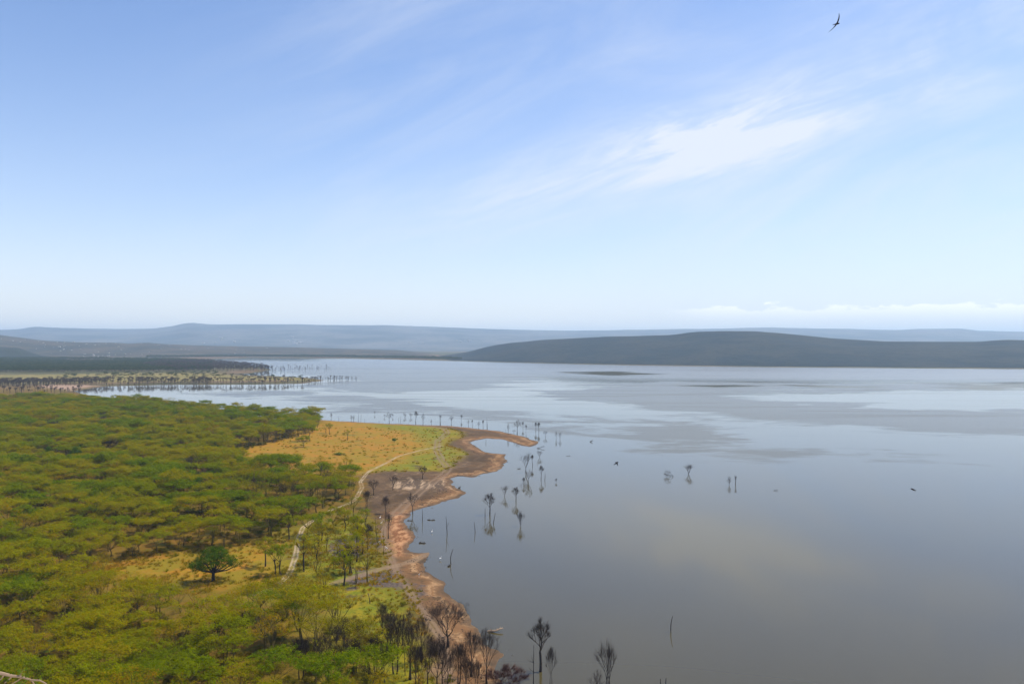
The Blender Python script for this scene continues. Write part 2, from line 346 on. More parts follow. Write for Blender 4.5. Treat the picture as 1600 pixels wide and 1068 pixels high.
def water_material():
    m, q, out = new_mat('water')
    P = q.pos()
    b1 = q.noise(q.vmap(P, (.0035, .006, 1), (0, 0, -.25)), 1, 6, .62, .8)
    b2 = q.noise(q.vmap(P, (.012, .02, 1), (0, 0, -.25), (5, 2, 0)), 1, 5, .6, .5)
    lane = q.noise(q.vmap(P, (.0016, .016, 1), (0, 0, -.12)), 1, 6, .65, .5)
    r = q.sm(q.m('ADD', q.attr('rip'), q.m('ADD', q.m('MULTIPLY', q.m('SUBTRACT', b1, .5), 520), q.m('MULTIPLY', q.m('SUBTRACT', b2, .5), 160))), -25, 35)
    k = q.sm(q.m('ADD', q.attr('drk'), q.m('ADD', q.m('MULTIPLY', q.m('SUBTRACT', lane, .5), 420), q.m('MULTIPLY', q.m('SUBTRACT', b2, .5), 90))), -50, 45)
    lee = q.attr('lee')
    wind = q.m('MAXIMUM', r, lee)                                    # ruffled by the breeze
    rough = q.m('ADD', 0.05, q.m('ADD', q.m('MULTIPLY', r, 0.13), q.m('MULTIPLY', k, 0.12)))
    rough = q.m('MAXIMUM', rough, q.m('MULTIPLY', lee, .21))
    rough = q.m('ADD', .012, q.m('MULTIPLY', rough, q.m('SUBTRACT', 1.0, k)))   # glass-calm lanes mirror the dark hill
    w = q.noise(q.vmap(P, (.35, .5, 1)), 1, 3, .6)
    bp = q.node('ShaderNodeBump'); q.put(bp.inputs['Height'], w); bp.inputs['Strength'].default_value = .03; bp.inputs['Distance'].default_value = .25
    murk = q.mix(q.noise(P, .01, 3), (0.067, 0.054, 0.020), (0.059, 0.048, 0.020))
    df = q.node('ShaderNodeBsdfDiffuse'); q.put(df.inputs[0], murk)
    gl_ = q.node('ShaderNodeBsdfGlossy', distribution='MULTI_GGX'); q.put(gl_.inputs['Roughness'], rough); gl_.inputs['Color'].default_value = (1, 1, 1, 1); q.put(gl_.inputs['Normal'], bp.outputs[0])
    fr = q.node('ShaderNodeFresnel'); fr.inputs['IOR'].default_value = 1.34
    fac = q.m('MULTIPLY', fr.outputs[0], q.m('SUBTRACT', 1.0, q.m('ADD', q.m('ADD', q.m('MULTIPLY', wind, .30), q.m('MULTIPLY', q.m('MULTIPLY', q.sm(lane, .5, .7), q.sm(q.attr('dist'), 500, 1100)), .16)), q.m('MULTIPLY', k, .12))))
    ms = q.node('ShaderNodeMixShader'); q.put(ms.inputs[0], fac); q.put(ms.inputs[1], df.outputs[0]); q.put(ms.inputs[2], gl_.outputs[0])
    q.put(out.inputs[0], ms.outputs[0])
    return m
water = grid_mesh('lake_water', WX, WY, 0 * WX, water_material(), dict(rip=rip, drk=drk, lee=np.clip(sdf(LEE, WX, WY) / 420 + 1, 0, 1), dist=WY)); tag(water, kind='structure')

# ------------------------------------------------------------------ hills and mountains
def hill_material(name, a, b, c, sc):
    m, q, out = new_mat(name)
    P = q.pos()
    f = q.noise(P, sc, 6, .65); g = q.noise(P, sc * 9, 5, .7)
    base = q.mix(q.sm(f, .38, .62), a, b); base = q.mix(q.m('MULTIPLY', q.sm(g, .45, .65), .6), base, c)
    principled(q, out, base, 0.95, 0.1, q.m('ADD', g, q.m('MULTIPLY', f, 2.5)), 0.4, 0.08 / sc)
    return m
def ridge(name, sky_pts, d_ridge, d_front, d_back, zfront, mat, amp, step=4.0, fpow=1.3, rows=70, nsc=400, seed=1):
    sp = np.array(sky_pts, float); px = np.arange(sp[0, 0], sp[-1, 0] + 1, step)
    ysk = np.interp(px, sp[:, 0], sp[:, 1])
    k = np.ones(5) / 5; ysk = np.convolve(np.pad(ysk, 2, 'edge'), k, 'valid')
    dr = d_ridge(px); df = d_front(px); db = d_back(px)
    T = np.concatenate([np.linspace(0, 1, rows), np.linspace(1, 2, rows // 3)[1:]])
    tt, pp = np.meshgrid(T, px, indexing='ij')
    Dg = np.where(tt <= 1, df + (dr - df) * tt, dr + (db - dr) * (tt - 1))
    Zr = HC + (YH - ysk) / F * dr
    prof = np.where(tt <= 1, np.sin(np.clip(tt, 0, 1) * math.pi / 2) ** fpow, np.cos(np.clip(tt - 1, 0, 1) * math.pi / 2) ** 1.2)
    X = (pp - 800) / F * Dg; Y = Dg
    ends = np.clip(np.minimum(pp - px[0], px[-1] - pp) / 60, 0, 1)
    Z = zfront + (Zr - zfront) * prof * ends
    w_ = np.clip(np.where(tt <= 1, np.sin(np.clip(tt, 0, 1) * math.pi) + .12 * tt, .3), 0, 1)
    Z = Z + amp * w_ * fbm(X / nsc, Y / nsc, 5, seed) - 6 * (1 - np.clip(tt * 20, 0, 1)) - np.clip(tt - 1, 0, 1) ** 2 * 30
    o = grid_mesh(name, X, Y, Z, mat); tag(o, kind='structure')
    return o, (X, Y, Z)
LD = np.array([(-900, 562), (400, 558.7), (560, 560.3), (700, 563.5), (800, 566.3), (900, 568.8), (1000, 570.8), (1200, 573.3), (1400, 575), (1600, 576.5), (2500, 580)], float)
shoreD = lambda px: HC * F / (np.interp(px, LD[:, 0], LD[:, 1]) - YH)
hm = hill_material('scrub_hill', (0.018, 0.028, 0.034), (0.038, 0.042, 0.040), (0.013, 0.021, 0.028), .004)  # dark scrub, with blue distance haze painted into its base colours
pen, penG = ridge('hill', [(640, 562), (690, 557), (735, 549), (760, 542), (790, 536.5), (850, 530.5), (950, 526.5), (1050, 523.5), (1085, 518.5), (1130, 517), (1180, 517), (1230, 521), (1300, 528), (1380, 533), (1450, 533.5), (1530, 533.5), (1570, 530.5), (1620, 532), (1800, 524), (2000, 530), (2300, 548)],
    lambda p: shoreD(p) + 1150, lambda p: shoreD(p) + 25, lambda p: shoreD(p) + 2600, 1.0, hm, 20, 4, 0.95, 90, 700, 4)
hm2 = hill_material('foothill', (0.040, 0.038, 0.026), (0.10, 0.072, 0.045), (0.022, 0.026, 0.017), .0035)
foot, footG = ridge('foothill', [(-700, 500), (-300, 505), (-100, 516), (0, 523), (30, 527), (70, 532), (130, 535), (180, 535), (205, 537), (228, 534.5), (250, 537), (330, 540), (450, 542), (560, 545), (680, 548)],
    lambda p: 0 * p + 7000, lambda p: 0 * p + 4900, lambda p: 0 * p + 9000, 1.5, hm2, 16, 5, 1.5, 60, 700, 12)
dk, dkG = ridge('dark_knoll', [(-500, 545), (-150, 541), (-60, 540), (0, 541.5), (30, 543), (55, 548), (90, 553)], lambda p: 0 * p + 4800, lambda p: 0 * p + 4300, lambda p: 0 * p + 5400, 1.5,
    hill_material('dark_knoll', (0.02, 0.024, 0.016), (0.03, 0.034, 0.02), (0.012, 0.016, 0.01), .01), 5, 5, 1.2, 30, 200, 31)
dk.name = 'hill'
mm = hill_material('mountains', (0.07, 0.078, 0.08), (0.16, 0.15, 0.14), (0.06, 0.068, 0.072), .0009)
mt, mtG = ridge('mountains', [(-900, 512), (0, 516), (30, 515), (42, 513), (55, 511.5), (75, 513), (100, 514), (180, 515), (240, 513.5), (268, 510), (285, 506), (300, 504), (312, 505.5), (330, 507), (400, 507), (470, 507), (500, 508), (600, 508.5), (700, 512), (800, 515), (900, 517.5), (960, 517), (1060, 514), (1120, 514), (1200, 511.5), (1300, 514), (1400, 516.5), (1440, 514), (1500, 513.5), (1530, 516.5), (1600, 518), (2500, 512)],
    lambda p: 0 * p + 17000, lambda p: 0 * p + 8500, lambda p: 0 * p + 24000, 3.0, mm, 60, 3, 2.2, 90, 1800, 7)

# ------------------------------------------------------------------ vegetation materials
def leaf_material(name, cols, trans=0.35, clump=.8, region=.012):
    m, q, out = new_mat(name)
    P = q.pos(); rnd = q.node('ShaderNodeObjectInfo').outputs['Random']
    g = q.noise(P, region, 3); c_ = q.noise(P, clump, 3, .6)
    t = q.m('ADD', q.m('MULTIPLY', q.m('SUBTRACT', g, .5), 2.2), q.m('ADD', q.m('MULTIPLY', rnd, .75), .12))
    base = q.mix(q.sm(t, .1, .9), cols[0], cols[1])
    base = q.mix(q.sm(c_, .42, .68), base, cols[2])
    d = q.node('ShaderNodeBsdfDiffuse'); q.put(d.inputs[0], base)
    tr = q.node('ShaderNodeBsdfTranslucent'); q.put(tr.inputs[0], base)
    mxs = q.node('ShaderNodeMixShader'); mxs.inputs[0].default_value = trans; q.put(mxs.inputs[1], d.outputs[0]); q.put(mxs.inputs[2], tr.outputs[0])
    q.put(out.inputs[0], mxs.outputs[0])
    return m
def bark_material(name, a, b):
    m, q, out = new_mat(name)
    base = q.mix(q.sm(q.noise(q.vmap(q.pos(), (3, 3, .8)), 1, 4), .35, .65), a, b)
    principled(q, out, base, 0.9, 0.2)
    return m
M_ACACIA = leaf_material('acacia_leaves', [(0.105, 0.165, 0.001), (0.320, 0.245, 0.001), (0.235, 0.280, 0.001)], .5)
M_THIN = leaf_material('thin_leaves', [(0.21, 0.18, 0.001), (0.32, 0.18, 0.002), (0.21, 0.21, 0.001)], .5)
M_DARK = leaf_material('broad_leaves', [(0.045, 0.10, 0.003), (0.055, 0.11, 0.004), (0.09, 0.15, 0.005)], .35, 1.2)
M_BUSH = leaf_material('bush_leaves', [(0.08, 0.095, 0.004), (0.19, 0.12, 0.01), (0.12, 0.12, 0.006)])
M_FARLEAF = leaf_material('far_leaves', [(0.026, 0.046, 0.010), (0.055, 0.060, 0.015), (0.060, 0.070, 0.016)], .2, .1, .003)
M_TWIG = bark_material('dry_twigs', (0.070, 0.046, 0.036), (0.042, 0.030, 0.025))
M_FARTWIG = bark_material('far_twigs', (0.10, 0.066, 0.05), (0.07, 0.048, 0.038))
M_BARK = bark_material('acacia_bark', (0.16, 0.125, 0.035), (0.08, 0.058, 0.022))
M_DBARK = bark_material('dead_bark', (0.055, 0.043, 0.036), (0.030, 0.024, 0.021))
M_REDTWIG = bark_material('red_twigs', (0.12, 0.055, 0.04), (0.07, 0.035, 0.03))
M_PALEWOOD = bark_material('bleached_wood', (0.42, 0.30, 0.20), (0.26, 0.18, 0.12))

class MB:
    def __init__(s): s.v = []; s.f = []
    def tube(s, pts, rad, sides=5, cap=True):
        b0 = len(s.v); up = Vector((0.13, 0.27, 1)).normalized()
        for i, p in enumerate(pts):
            p = Vector(p)
            t = (Vector(pts[min(i + 1, len(pts) - 1)]) - Vector(pts[max(i - 1, 0)]))
            t = t.normalized() if t.length > 1e-6 else Vector((0, 0, 1))
            a = t.cross(up)
            if a.length < .05: a = t.cross(Vector((1, 0, 0)))
            a.normalize(); b = t.cross(a)
            for k in range(sides):
                w = 2 * math.pi * k / sides
                s.v.append(tuple(p + (a * math.cos(w) + b * math.sin(w)) * rad[i]))
        for i in range(len(pts) - 1):
            for k in range(sides):
                k2 = (k + 1) % sides
                s.f.append((b0 + i * sides + k, b0 + i * sides + k2, b0 + (i + 1) * sides + k2, b0 + (i + 1) * sides + k))
        if cap:
            s.f.append(tuple(b0 + k for k in range(sides))[::-1]); e = b0 + (len(pts) - 1) * sides
            s.f.append(tuple(e + k for k in range(sides)))
    def leaf(s, p, size, nrm, rnd, asp=.55):
        nrm = nrm.normalized(); a = nrm.cross(Vector((rnd.gauss(0, 1), rnd.gauss(0, 1), rnd.gauss(0, 1))))
        if a.length < 1e-3: a = Vector((1, 0, 0))
        a.normalize(); b = nrm.cross(a) * asp * size; a = a * size; b0 = len(s.v)
        s.v += [tuple(p - a * .5 - b * .2), tuple(p + a * .1 - b * .5), tuple(p + a * .5 + b * .1), tuple(p - a * .05 + b * .5)]
        s.f.append((b0, b0 + 1, b0 + 2, b0 + 3))
    def build(s, name, mat, parent=None, smooth=False): return link_mesh(name, s.v, s.f, mat, parent, smooth)

def curve(p, q, bend, rnd, nseg=3):
    p = Vector(p); q = Vector(q); L = (q - p).length; out = []
    off = Vector((rnd.gauss(0, 1), rnd.gauss(0, 1), rnd.gauss(0, .4))) * bend * L
    for i in range(nseg + 1):
        t = i / nseg; out.append(p.lerp(q, t) + off * math.sin(math.pi * t))
    return out

def gen_acacia(seed, h=12, r=7, plates=9, leaves=5200, thick=1.0, stems=1, size=.42, dens=1.0, leafy=True):
    rnd = random.Random(seed); tr = MB(); cr = MB()
    tops = []
    for i in range(plates):
        if i == 0: a, d = 0, 0
        else: a = i * 2.399 + rnd.uniform(-.4, .4); d = r * (.32 + .52 * math.sqrt(i / plates)) * rnd.uniform(.85, 1.1)
        z = h - 1.0 - (d / r) ** 2 * h * .2 - rnd.uniform(0, h * .2)
        pr = r * rnd.uniform(.3, .46)
        tops.append((Vector((math.cos(a) * d, math.sin(a) * d, z)), pr))
    fork = h * rnd.uniform(.3, .45)
    bases = []
    for s_ in range(stems):
        a = rnd.uniform(0, 6.28); d = 0 if stems == 1 else .35
        b = Vector((math.cos(a) * d, math.sin(a) * d, -.3)); e = Vector((math.cos(a) * d * 4 + rnd.uniform(-.5, .5), math.sin(a) * d * 4 + rnd.uniform(-.5, .5), fork * rnd.uniform(.8, 1.1)))
        c = curve(b, e, .06, rnd); rr = .26 / math.sqrt(stems)
        tr.tube(c, [rr * 1.25, rr, rr * .85, rr * .75], 6); bases.append((e, rr * .72))
    for i, (c, pr) in enumerate(tops):
        e, rr = bases[i % stems]
        mid = e.lerp(c, .5) + Vector((0, 0, -.06 * h)) * .6
        tr.tube([e, mid, c + Vector((0, 0, -.3))], [rr * .55, rr * .36, rr * .13], 4)
        for k in range(5):
            a = rnd.uniform(0, 6.28); q = c + Vector((math.cos(a) * pr * .8, math.sin(a) * pr * .8, rnd.uniform(-.1, .3)))
            tr.tube([mid.lerp(c, rnd.uniform(.2, .9)), q], [rr * .16, .015], 3, False)
    tot = sum(p[1] ** 2 for p in tops)
    for c, pr in tops:
        for k in range(int(leaves * pr * pr / tot)):
            a = rnd.uniform(0, 6.28); d = math.sqrt(rnd.random()); wob = 1 + .26 * math.sin(a * 3 + c.x) + .2 * math.sin(a * 5 + c.y) + .1 * math.sin(a * 11)
            z = thick * (1 - d * d) * .9 * rnd.uniform(-.6, 1) + rnd.gauss(0, .2) + .45 * math.sin(a * 2 + c.x * 3) * d + .3 * math.sin(c.y * 5 + d * 7 * math.cos(a))
            # leaves gather in small flat tufts
            p = c + Vector((math.cos(a) * d * pr * wob, math.sin(a) * d * pr * wob, z))
            if math.sin(p.x * 2.3 + seed) * math.sin(p.y * 2.1 + p.z * 3) < -.55 / dens and rnd.random() < .85: continue
            nr = Vector((rnd.gauss(0, .5) + math.cos(a) * d * .5, rnd.gauss(0, .5) + math.sin(a) * d * .5, 1))
            cr.leaf(p, size * rnd.uniform(.5, 1.25), nr, rnd)
    return tr, cr

def gen_round(seed, h=11, r=7.5, leaves=15000):
    rnd = random.Random(seed); tr = MB(); cr = MB()
    lobes = [(0, 0, .70, .44), (-.42, .1, .56, .34), (.40, -.1, .60, .33), (.78, 0, .50, .20), (-.74, 0, .47, .22), (.1, .5, .6, .34), (-.1, -.5, .6, .34), (.2, 0, .82, .27), (-.24, .1, .80, .26), (-.92, .1, .40, .11), (.95, .2, .43, .10), (.5, .5, .5, .25), (-.5, -.5, .5, .25)]
    f = Vector((0, 0, h * .24))
    tr.tube(curve((0, 0, -.3), f, .03, rnd), [.75, .55, .5, .5], 9)
    for lx, ly, lz, lr in lobes:
        c = Vector((lx * r, ly * r, lz * h)); m_ = f.lerp(c, .5) + Vector((0, 0, -.05 * h))
        tr.tube([f, m_, c], [.3, .2, .07], 6)
        for k in range(5):
            q = c + Vector((rnd.gauss(0, 1), rnd.gauss(0, 1), rnd.gauss(0, .6))) * lr * r * .6
            tr.tube([m_.lerp(c, .6), q], [.07, .02], 3, False)
    tot = sum(l[3] ** 2 for l in lobes)
    for lx, ly, lz, lr in lobes:
        c = Vector((lx * r, ly * r, lz * h)); tufts = []
        for t in range(int(16 + 160 * lr)):
            v = Vector((rnd.gauss(0, 1), rnd.gauss(0, 1), rnd.gauss(0, 1) + .25)).normalized()
            tufts.append(c + Vector((v.x, v.y, v.z * .78)) * lr * r * rnd.uniform(.7, 1.08))
        for k in range(int(leaves * lr * lr / tot)):
            t = rnd.choice(tufts); o_ = Vector((rnd.gauss(0, .33), rnd.gauss(0, .33), rnd.gauss(0, .24)))
            p = t + o_
            cr.leaf(p, .30 * rnd.uniform(.6, 1.2), (p - c).normalized() + Vector((rnd.gauss(0, .6), rnd.gauss(0, .6), rnd.gauss(0, .6) + .3)), rnd, .6)
    return tr, cr

def gen_bare(seed, h=11, r=3.5, fork=.4, stems=1, levels=4, style='vase', twig=1.0, thickness=1.0, fat=1.0):
    """leafless tree: trunk and limbs in one mesh, the mass of twigs in another"""
    rnd = random.Random(seed); tr = MB(); cr = MB()
    def grow(p, d, L, rad, lev):
        if lev == 0:
            for k in range(max(2, round(3.2 * twig))):
                dd = (d + Vector((rnd.gauss(0, .38), rnd.gauss(0, .38), rnd.gauss(0, .3) + .15))).normalized(); LL = max(L, .75) * rnd.uniform(.8, 1.9)
                if style == 'droop': dd = (dd * .5 + Vector((0, 0, -1.3))).normalized()
                m_ = p + dd * LL * .5; e = m_ + (dd + Vector((rnd.gauss(0, .3), rnd.gauss(0, .3), rnd.gauss(0, .3)))).normalized() * LL * .5
                cr.tube([p, m_, e], [.02 * fat, .014 * fat, .006 * fat], 3, False)
            return
        nb = 3
        e = p + d * L
        seg = curve(p, e, .07, rnd, 3); tgt = tr if lev >= levels - 1 else cr
        tgt.tube(seg, [rad, rad * .85, rad * .7, rad * .58], 5 if lev > 1 else 3, False)
        for k in range(nb):
            a = rnd.uniform(0, 6.28); sp = rnd.uniform(.35, .8) * (1.25 if style == 'flat' else 1.0 if style == 'vase' else .8)
            side = d.cross(Vector((math.cos(a), math.sin(a), .2)))
            if side.length < .1: side = Vector((1, 0, 0))
            nd = (d + side.normalized() * sp).normalized()
            up = {'oval': .25, 'vase': .28, 'flat': .02, 'up': .7, 'droop': -.05}[style]
            nd = (nd + Vector((0, 0, up))).normalized()
            st_ = seg[-1] if k else seg[2]
            grow(st_, nd, L * rnd.uniform(.62, .95), rad * .55, lev - 1)
    tz = h * fork
    for s_ in range(stems):
        a0 = rnd.uniform(0, 6.28) if stems > 1 else 0; d0 = .4 if stems > 1 else 0
        base = Vector((math.cos(a0) * d0, math.sin(a0) * d0, -.5))
        topv = Vector((math.cos(a0) * d0 * 3 + rnd.uniform(-.3, .3), math.sin(a0) * d0 * 3 + rnd.uniform(-.3, .3), tz))
        rad = .24 * thickness / math.sqrt(stems)
        tr.tube(curve(base, topv, .04, rnd, 4), [rad * 1.3, rad, rad * .92, rad * .85, rad * .8], 6)
        n_l = 4 if stems == 1 else 3
        if style == 'oval':                # a leader with limbs leaving it at several heights
            lead = topv + Vector((rnd.gauss(0, .3), rnd.gauss(0, .3), (h - tz) * .62)); seg = curve(topv, lead, .05, rnd, 6)
            tr.tube(seg, [rad * (.75 - .1 * i) for i in range(7)], 5, False)
            for k in range(10):
                t = k / 9; a = a0 + k * 2.4; d = Vector((math.cos(a) * (.75 - .45 * t), math.sin(a) * (.75 - .45 * t), .75)).normalized()
                grow(seg[min(6, int(t * 6))], d, (h - tz) * (.34 - .16 * t), rad * (.42 - .2 * t), levels - 2)
            continue
        for k in range(n_l):
            a = a0 + k * 6.28 / n_l + rnd.uniform(-.4, .4)
            sl = {'vase': r / h * 1.5, 'flat': r / h * 2.6, 'up': r / h * 1.0, 'droop': r / h * 1.2}[style]
            d = Vector((math.cos(a) * sl, math.sin(a) * sl, 1)).normalized()
            grow(topv, d, (h - tz) * .42, rad * .6, levels - 1)
    # fit to the wanted height and spread
    allv = tr.v + cr.v; mz = max(v[2] for v in allv); top_ = [v for v in allv if v[2] > tz]
    rr = sorted(math.hypot(v[0], v[1]) for v in top_)[int(len(top_) * .96)]
    kz = (h - tz) / (mz - tz); kr = r / rr
    for b in (tr, cr):
        b.v = [(v[0] * (1 + (kr - 1) * min(1, max(0, v[2] / tz))), v[1] * (1 + (kr - 1) * min(1, max(0, v[2] / tz))), v[2] if v[2] < tz else tz + (v[2] - tz) * kz) for v in b.v]
    return tr, cr

def gen_bush(seed, r=1.6, h=2.2, leaves=900, size=.28):
    rnd = random.Random(seed); tr = MB(); cr = MB()
    for k in range(6):
        a = rnd.uniform(0, 6.28); tr.tube([(0, 0, -.1), (math.cos(a) * r * .5, math.sin(a) * r * .5, h * .7)], [.05, .015], 3, False)
    lob = [(rnd.uniform(-.5, .5) * r, rnd.uniform(-.5, .5) * r, rnd.uniform(.35, .75) * h, rnd.uniform(.4, .65) * r) for _ in range(6)]
    for k in range(leaves):
        l = rnd.choice(lob); v = Vector((rnd.gauss(0, 1), rnd.gauss(0, 1), rnd.gauss(0, .8))).normalized() * l[3] * rnd.uniform(.6, 1.05)
        p = Vector(l[:3]) + v
        if p.z < .05: continue
        cr.leaf(p, size * rnd.uniform(.6, 1.2), v + Vector((0, 0, .4)), rnd)
    return tr, cr

# prototypes -------------------------------------------------------
def make_thing(name, gen, mt_, mc, tname='trunk', cname='crown'):
    root = bpy.data.objects.new(name, None); root.empty_display_size = .5; col.objects.link(root)
    tr, cr = gen
    tr.build(tname, mt_, root); cr.build(cname, mc, root)
    return root
def copy_tree(o):
    c = o.copy(); col.objects.link(c)
    for ch in list(o.children):
        d = ch.copy(); col.objects.link(d); d.parent = c
    return c
_used = set()
def place(proto, x, y, s=1.0, rz=None, label=None, cat=None, group=None, lean=(0, 0), sz=None, z=None, rnd=random):
    o = proto if proto.name not in _used else copy_tree(proto)
    _used.add(proto.name)
    if z is None: z = float(height(np.array([x]), np.array([y]))[0])
    if isinstance(s, (tuple, list)): o.scale = s
    else: o.scale = (s, s, sz or s)
    o.location = (x, y, z); o.rotation_euler = (lean[0], lean[1], rnd.uniform(0, 6.28) if rz is None else rz)
    tag(o, label, cat, group)
    return o
def src_coll(name, gens, mt_, mc):        # meshes that stuff scatters instance; trunk and leaves joined, two material slots
    c = bpy.data.collections.new(name)
    for i, (tr, cr) in enumerate(gens):
        v = tr.v + cr.v; nf = len(tr.f); k = len(tr.v)
        f = tr.f + [tuple(a + k for a in q) for q in cr.f]
        me = bpy.data.meshes.new(f'{name}_{i:02d}'); me.from_pydata(v, [], f); me.materials.append(mt_); me.materials.append(mc)
        me.polygons.foreach_set('material_index', [0] * nf + [1] * len(cr.f)); me.update()
        c.objects.link(bpy.data.objects.new(f'{name}_{i:02d}', me))
    return c
def scatter(name, pts, scl, rot, idx, coll):
    me = bpy.data.meshes.new(name); me.from_pydata([tuple(p) for p in pts], [], [])
    for nme, arr in (('scl', scl), ('rot', rot)):
        a = me.attributes.new(nme, 'FLOAT_VECTOR', 'POINT'); a.data.foreach_set('vector', np.asarray(arr, np.float32).ravel())
    a = me.attributes.new('idx', 'INT', 'POINT'); a.data.foreach_set('value', np.asarray(idx, np.int32))
    o = bpy.data.objects.new(name, me); col.objects.link(o)
    ng = bpy.data.node_groups.new(name, 'GeometryNodeTree')
    ng.interface.new_socket('Geometry', in_out='INPUT', socket_type='NodeSocketGeometry')
    ng.interface.new_socket('Geometry', in_out='OUTPUT', socket_type='NodeSocketGeometry')
    gi = ng.nodes.new('NodeGroupInput'); go = ng.nodes.new('NodeGroupOutput')
    iop = ng.nodes.new('GeometryNodeInstanceOnPoints'); ci = ng.nodes.new('GeometryNodeCollectionInfo')
    ci.inputs['Collection'].default_value = coll; ci.inputs['Separate Children'].default_value = True; ci.inputs['Reset Children'].default_value = True
    def na(nm, dt):
        k = ng.nodes.new('GeometryNodeInputNamedAttribute'); k.data_type = dt; k.inputs['Name'].default_value = nm
        return [s_ for s_ in k.outputs if s_.enabled and s_.name == 'Attribute'][0]
    L = ng.links.new
    L(gi.outputs[0], iop.inputs['Points']); L(ci.outputs[0], iop.inputs['Instance']); iop.inputs['Pick Instance'].default_value = True
    L(na('idx', 'INT'), iop.inputs['Instance Index']); L(na('rot', 'FLOAT_VECTOR'), iop.inputs['Rotation']); L(na('scl', 'FLOAT_VECTOR'), iop.inputs['Scale'])
    L(iop.outputs[0], go.inputs[0])
    md = o.modifiers.new('scatter', 'NODES'); md.node_group = ng
    tag(o, kind='stuff')
    return o

# ------------------------------------------------------------------ the forest
AC = [gen_acacia(100 + i, h=11.5 + (i % 3), r=6.2 + .5 * (i % 4), plates=8 + i % 4, leaves=8600, stems=1 + (i % 3 == 2), size=.36) for i in range(7)]
TH = [gen_acacia(200 + i, h=12.5 + (i % 2), r=4.6 + .7 * (i % 3), plates=7, leaves=1500, thick=.8, stems=1 + i % 3, size=.30, dens=.7) for i in range(5)]
P_AC = [make_thing('acacia_tree', g, M_BARK, M_ACACIA) for g in AC]
P_TH = [make_thing('acacia_tree', g, M_BARK, M_THIN) for g in TH]
rg = random.Random(5)
FOREST = wp([(-260, 629), (0, 629), (100, 630), (200, 634), (300, 643), (380, 651), (430, 657), (496, 659), (499, 670), (484, 681), (440, 692), (398, 702), (352, 716), (392, 737), (460, 746), (528, 751), (556, 760), (552, 775), (545, 788), (500, 812), (470, 832), (440, 842), (388, 860), (325, 869), (255, 873), (196, 881), (146, 893), (110, 915), (150, 940),
    (210, 955), (262, 975), (300, 980), (380, 978), (440, 968), (500, 958), (560, 975), (575, 1000), (590, 1060), (610, 1180), (600, 1260), (-260, 1260)])
cand = []
cell = {}
def far_ok(x, y, r):
    k = (int(x // 8), int(y // 8))
    for a in range(-2, 3):
        for b in range(-2, 3):
            for (u, v) in cell.get((k[0] + a, k[1] + b), ()):
                if (u - x) ** 2 + (v - y) ** 2 < r * r: return False
    cell.setdefault(k, []).append((x, y)); return True
npr = np.random.RandomState(3)
cy_ = np.sqrt(npr.uniform(150 ** 2, 1130 ** 2, 30000)); cx_ = npr.uniform(-.82, -.12, 30000) * cy_
hmod = fbm(cx_ / 55, cy_ / 75, 3, 41)
ok = (sdf(FOREST, cx_, cy_) > 0) & (sdl(TRACK1, cx_, cy_) > np.where(cy_ < 260, 5, 3.2))
gap = fbm(cx_ / 45, cy_ / 70, 3, 77)
for x, y, k, g, hm_ in zip(cx_, cy_, ok, gap, hmod):
    if not k: continue
    px, py = PX(x, y)
    sparse = py > 905 and px > 330
    if g < -.5 and rg.random() < .7: continue
    if far_ok(x, y, 6.7 if not sparse else 8.0): cand.append((x, y, hm_))
cand.sort(key=lambda p: p[1])
zc = height(np.array([c[0] for c in cand]), np.array([c[1] for c in cand]))
print('forest trees', len(cand))
# 236 nearest in view stand as things, the rest are the forest behind
def zone(px, py):
    if py > 1068: return ('acacia with its crown just above the bottom edge of the view', 'acacias at the foot of the cliff')
    if py > 905:
        if px < 230: return ('a', 'acacias in the lower left corner')
        if px < 420: return ('flat-topped acacia in the wood below the lone round tree', 'acacias below the lone round tree')
        return ('thin-crowned acacia between the pale track end and the lakeside grass', 'acacias beside the lakeside grass')
    if px < 170: return ('green acacia in the wood to the left of the golden clearing', 'acacias to the left of the clearing')
    if px < 400: return ('acacia with a bare trunk on the far side of the golden clearing', 'acacias behind the golden clearing')
    return ('acacia in the wood along the upper part of the pale track', 'acacias along the pale track')
rest = []; nind = 0; near_list = []
for (x, y, hm_), z in zip(cand, zc):
    px, py = PX(x, y, z)
    if not (-70 < px < 1650): continue
    thin_p = .75 if (px > 430 and py > 900) else .45 if (px > 330 and py > 760) else .24
    thin = rg.random() < thin_p
    s = rg.uniform(.74, 1.12) * (1 + .3 * hm_)
    if py > 1000 and px < 330: s *= .9
    if nind < 236:
        lb, gp = zone(px, py)
        near_list.append([gp, px, py, thin, None]); near_list[-1][4] = place(rg.choice(P_TH if thin else P_AC), x, y, s, sz=s * rg.uniform(.85, 1.1), label=lb, cat='tree', group=gp, z=float(z) - .1, rnd=rg); nind += 1
    else: rest.append((x, y, z - .1, s, rg.uniform(.85, 1.2), rg.uniform(0, 6.28), rg.choice([12, 13, 14] if px < 400 else [12, 13]) if rg.random() < .09 else rg.choice([7, 8, 9, 10, 11]) if thin else rg.randrange(7)))
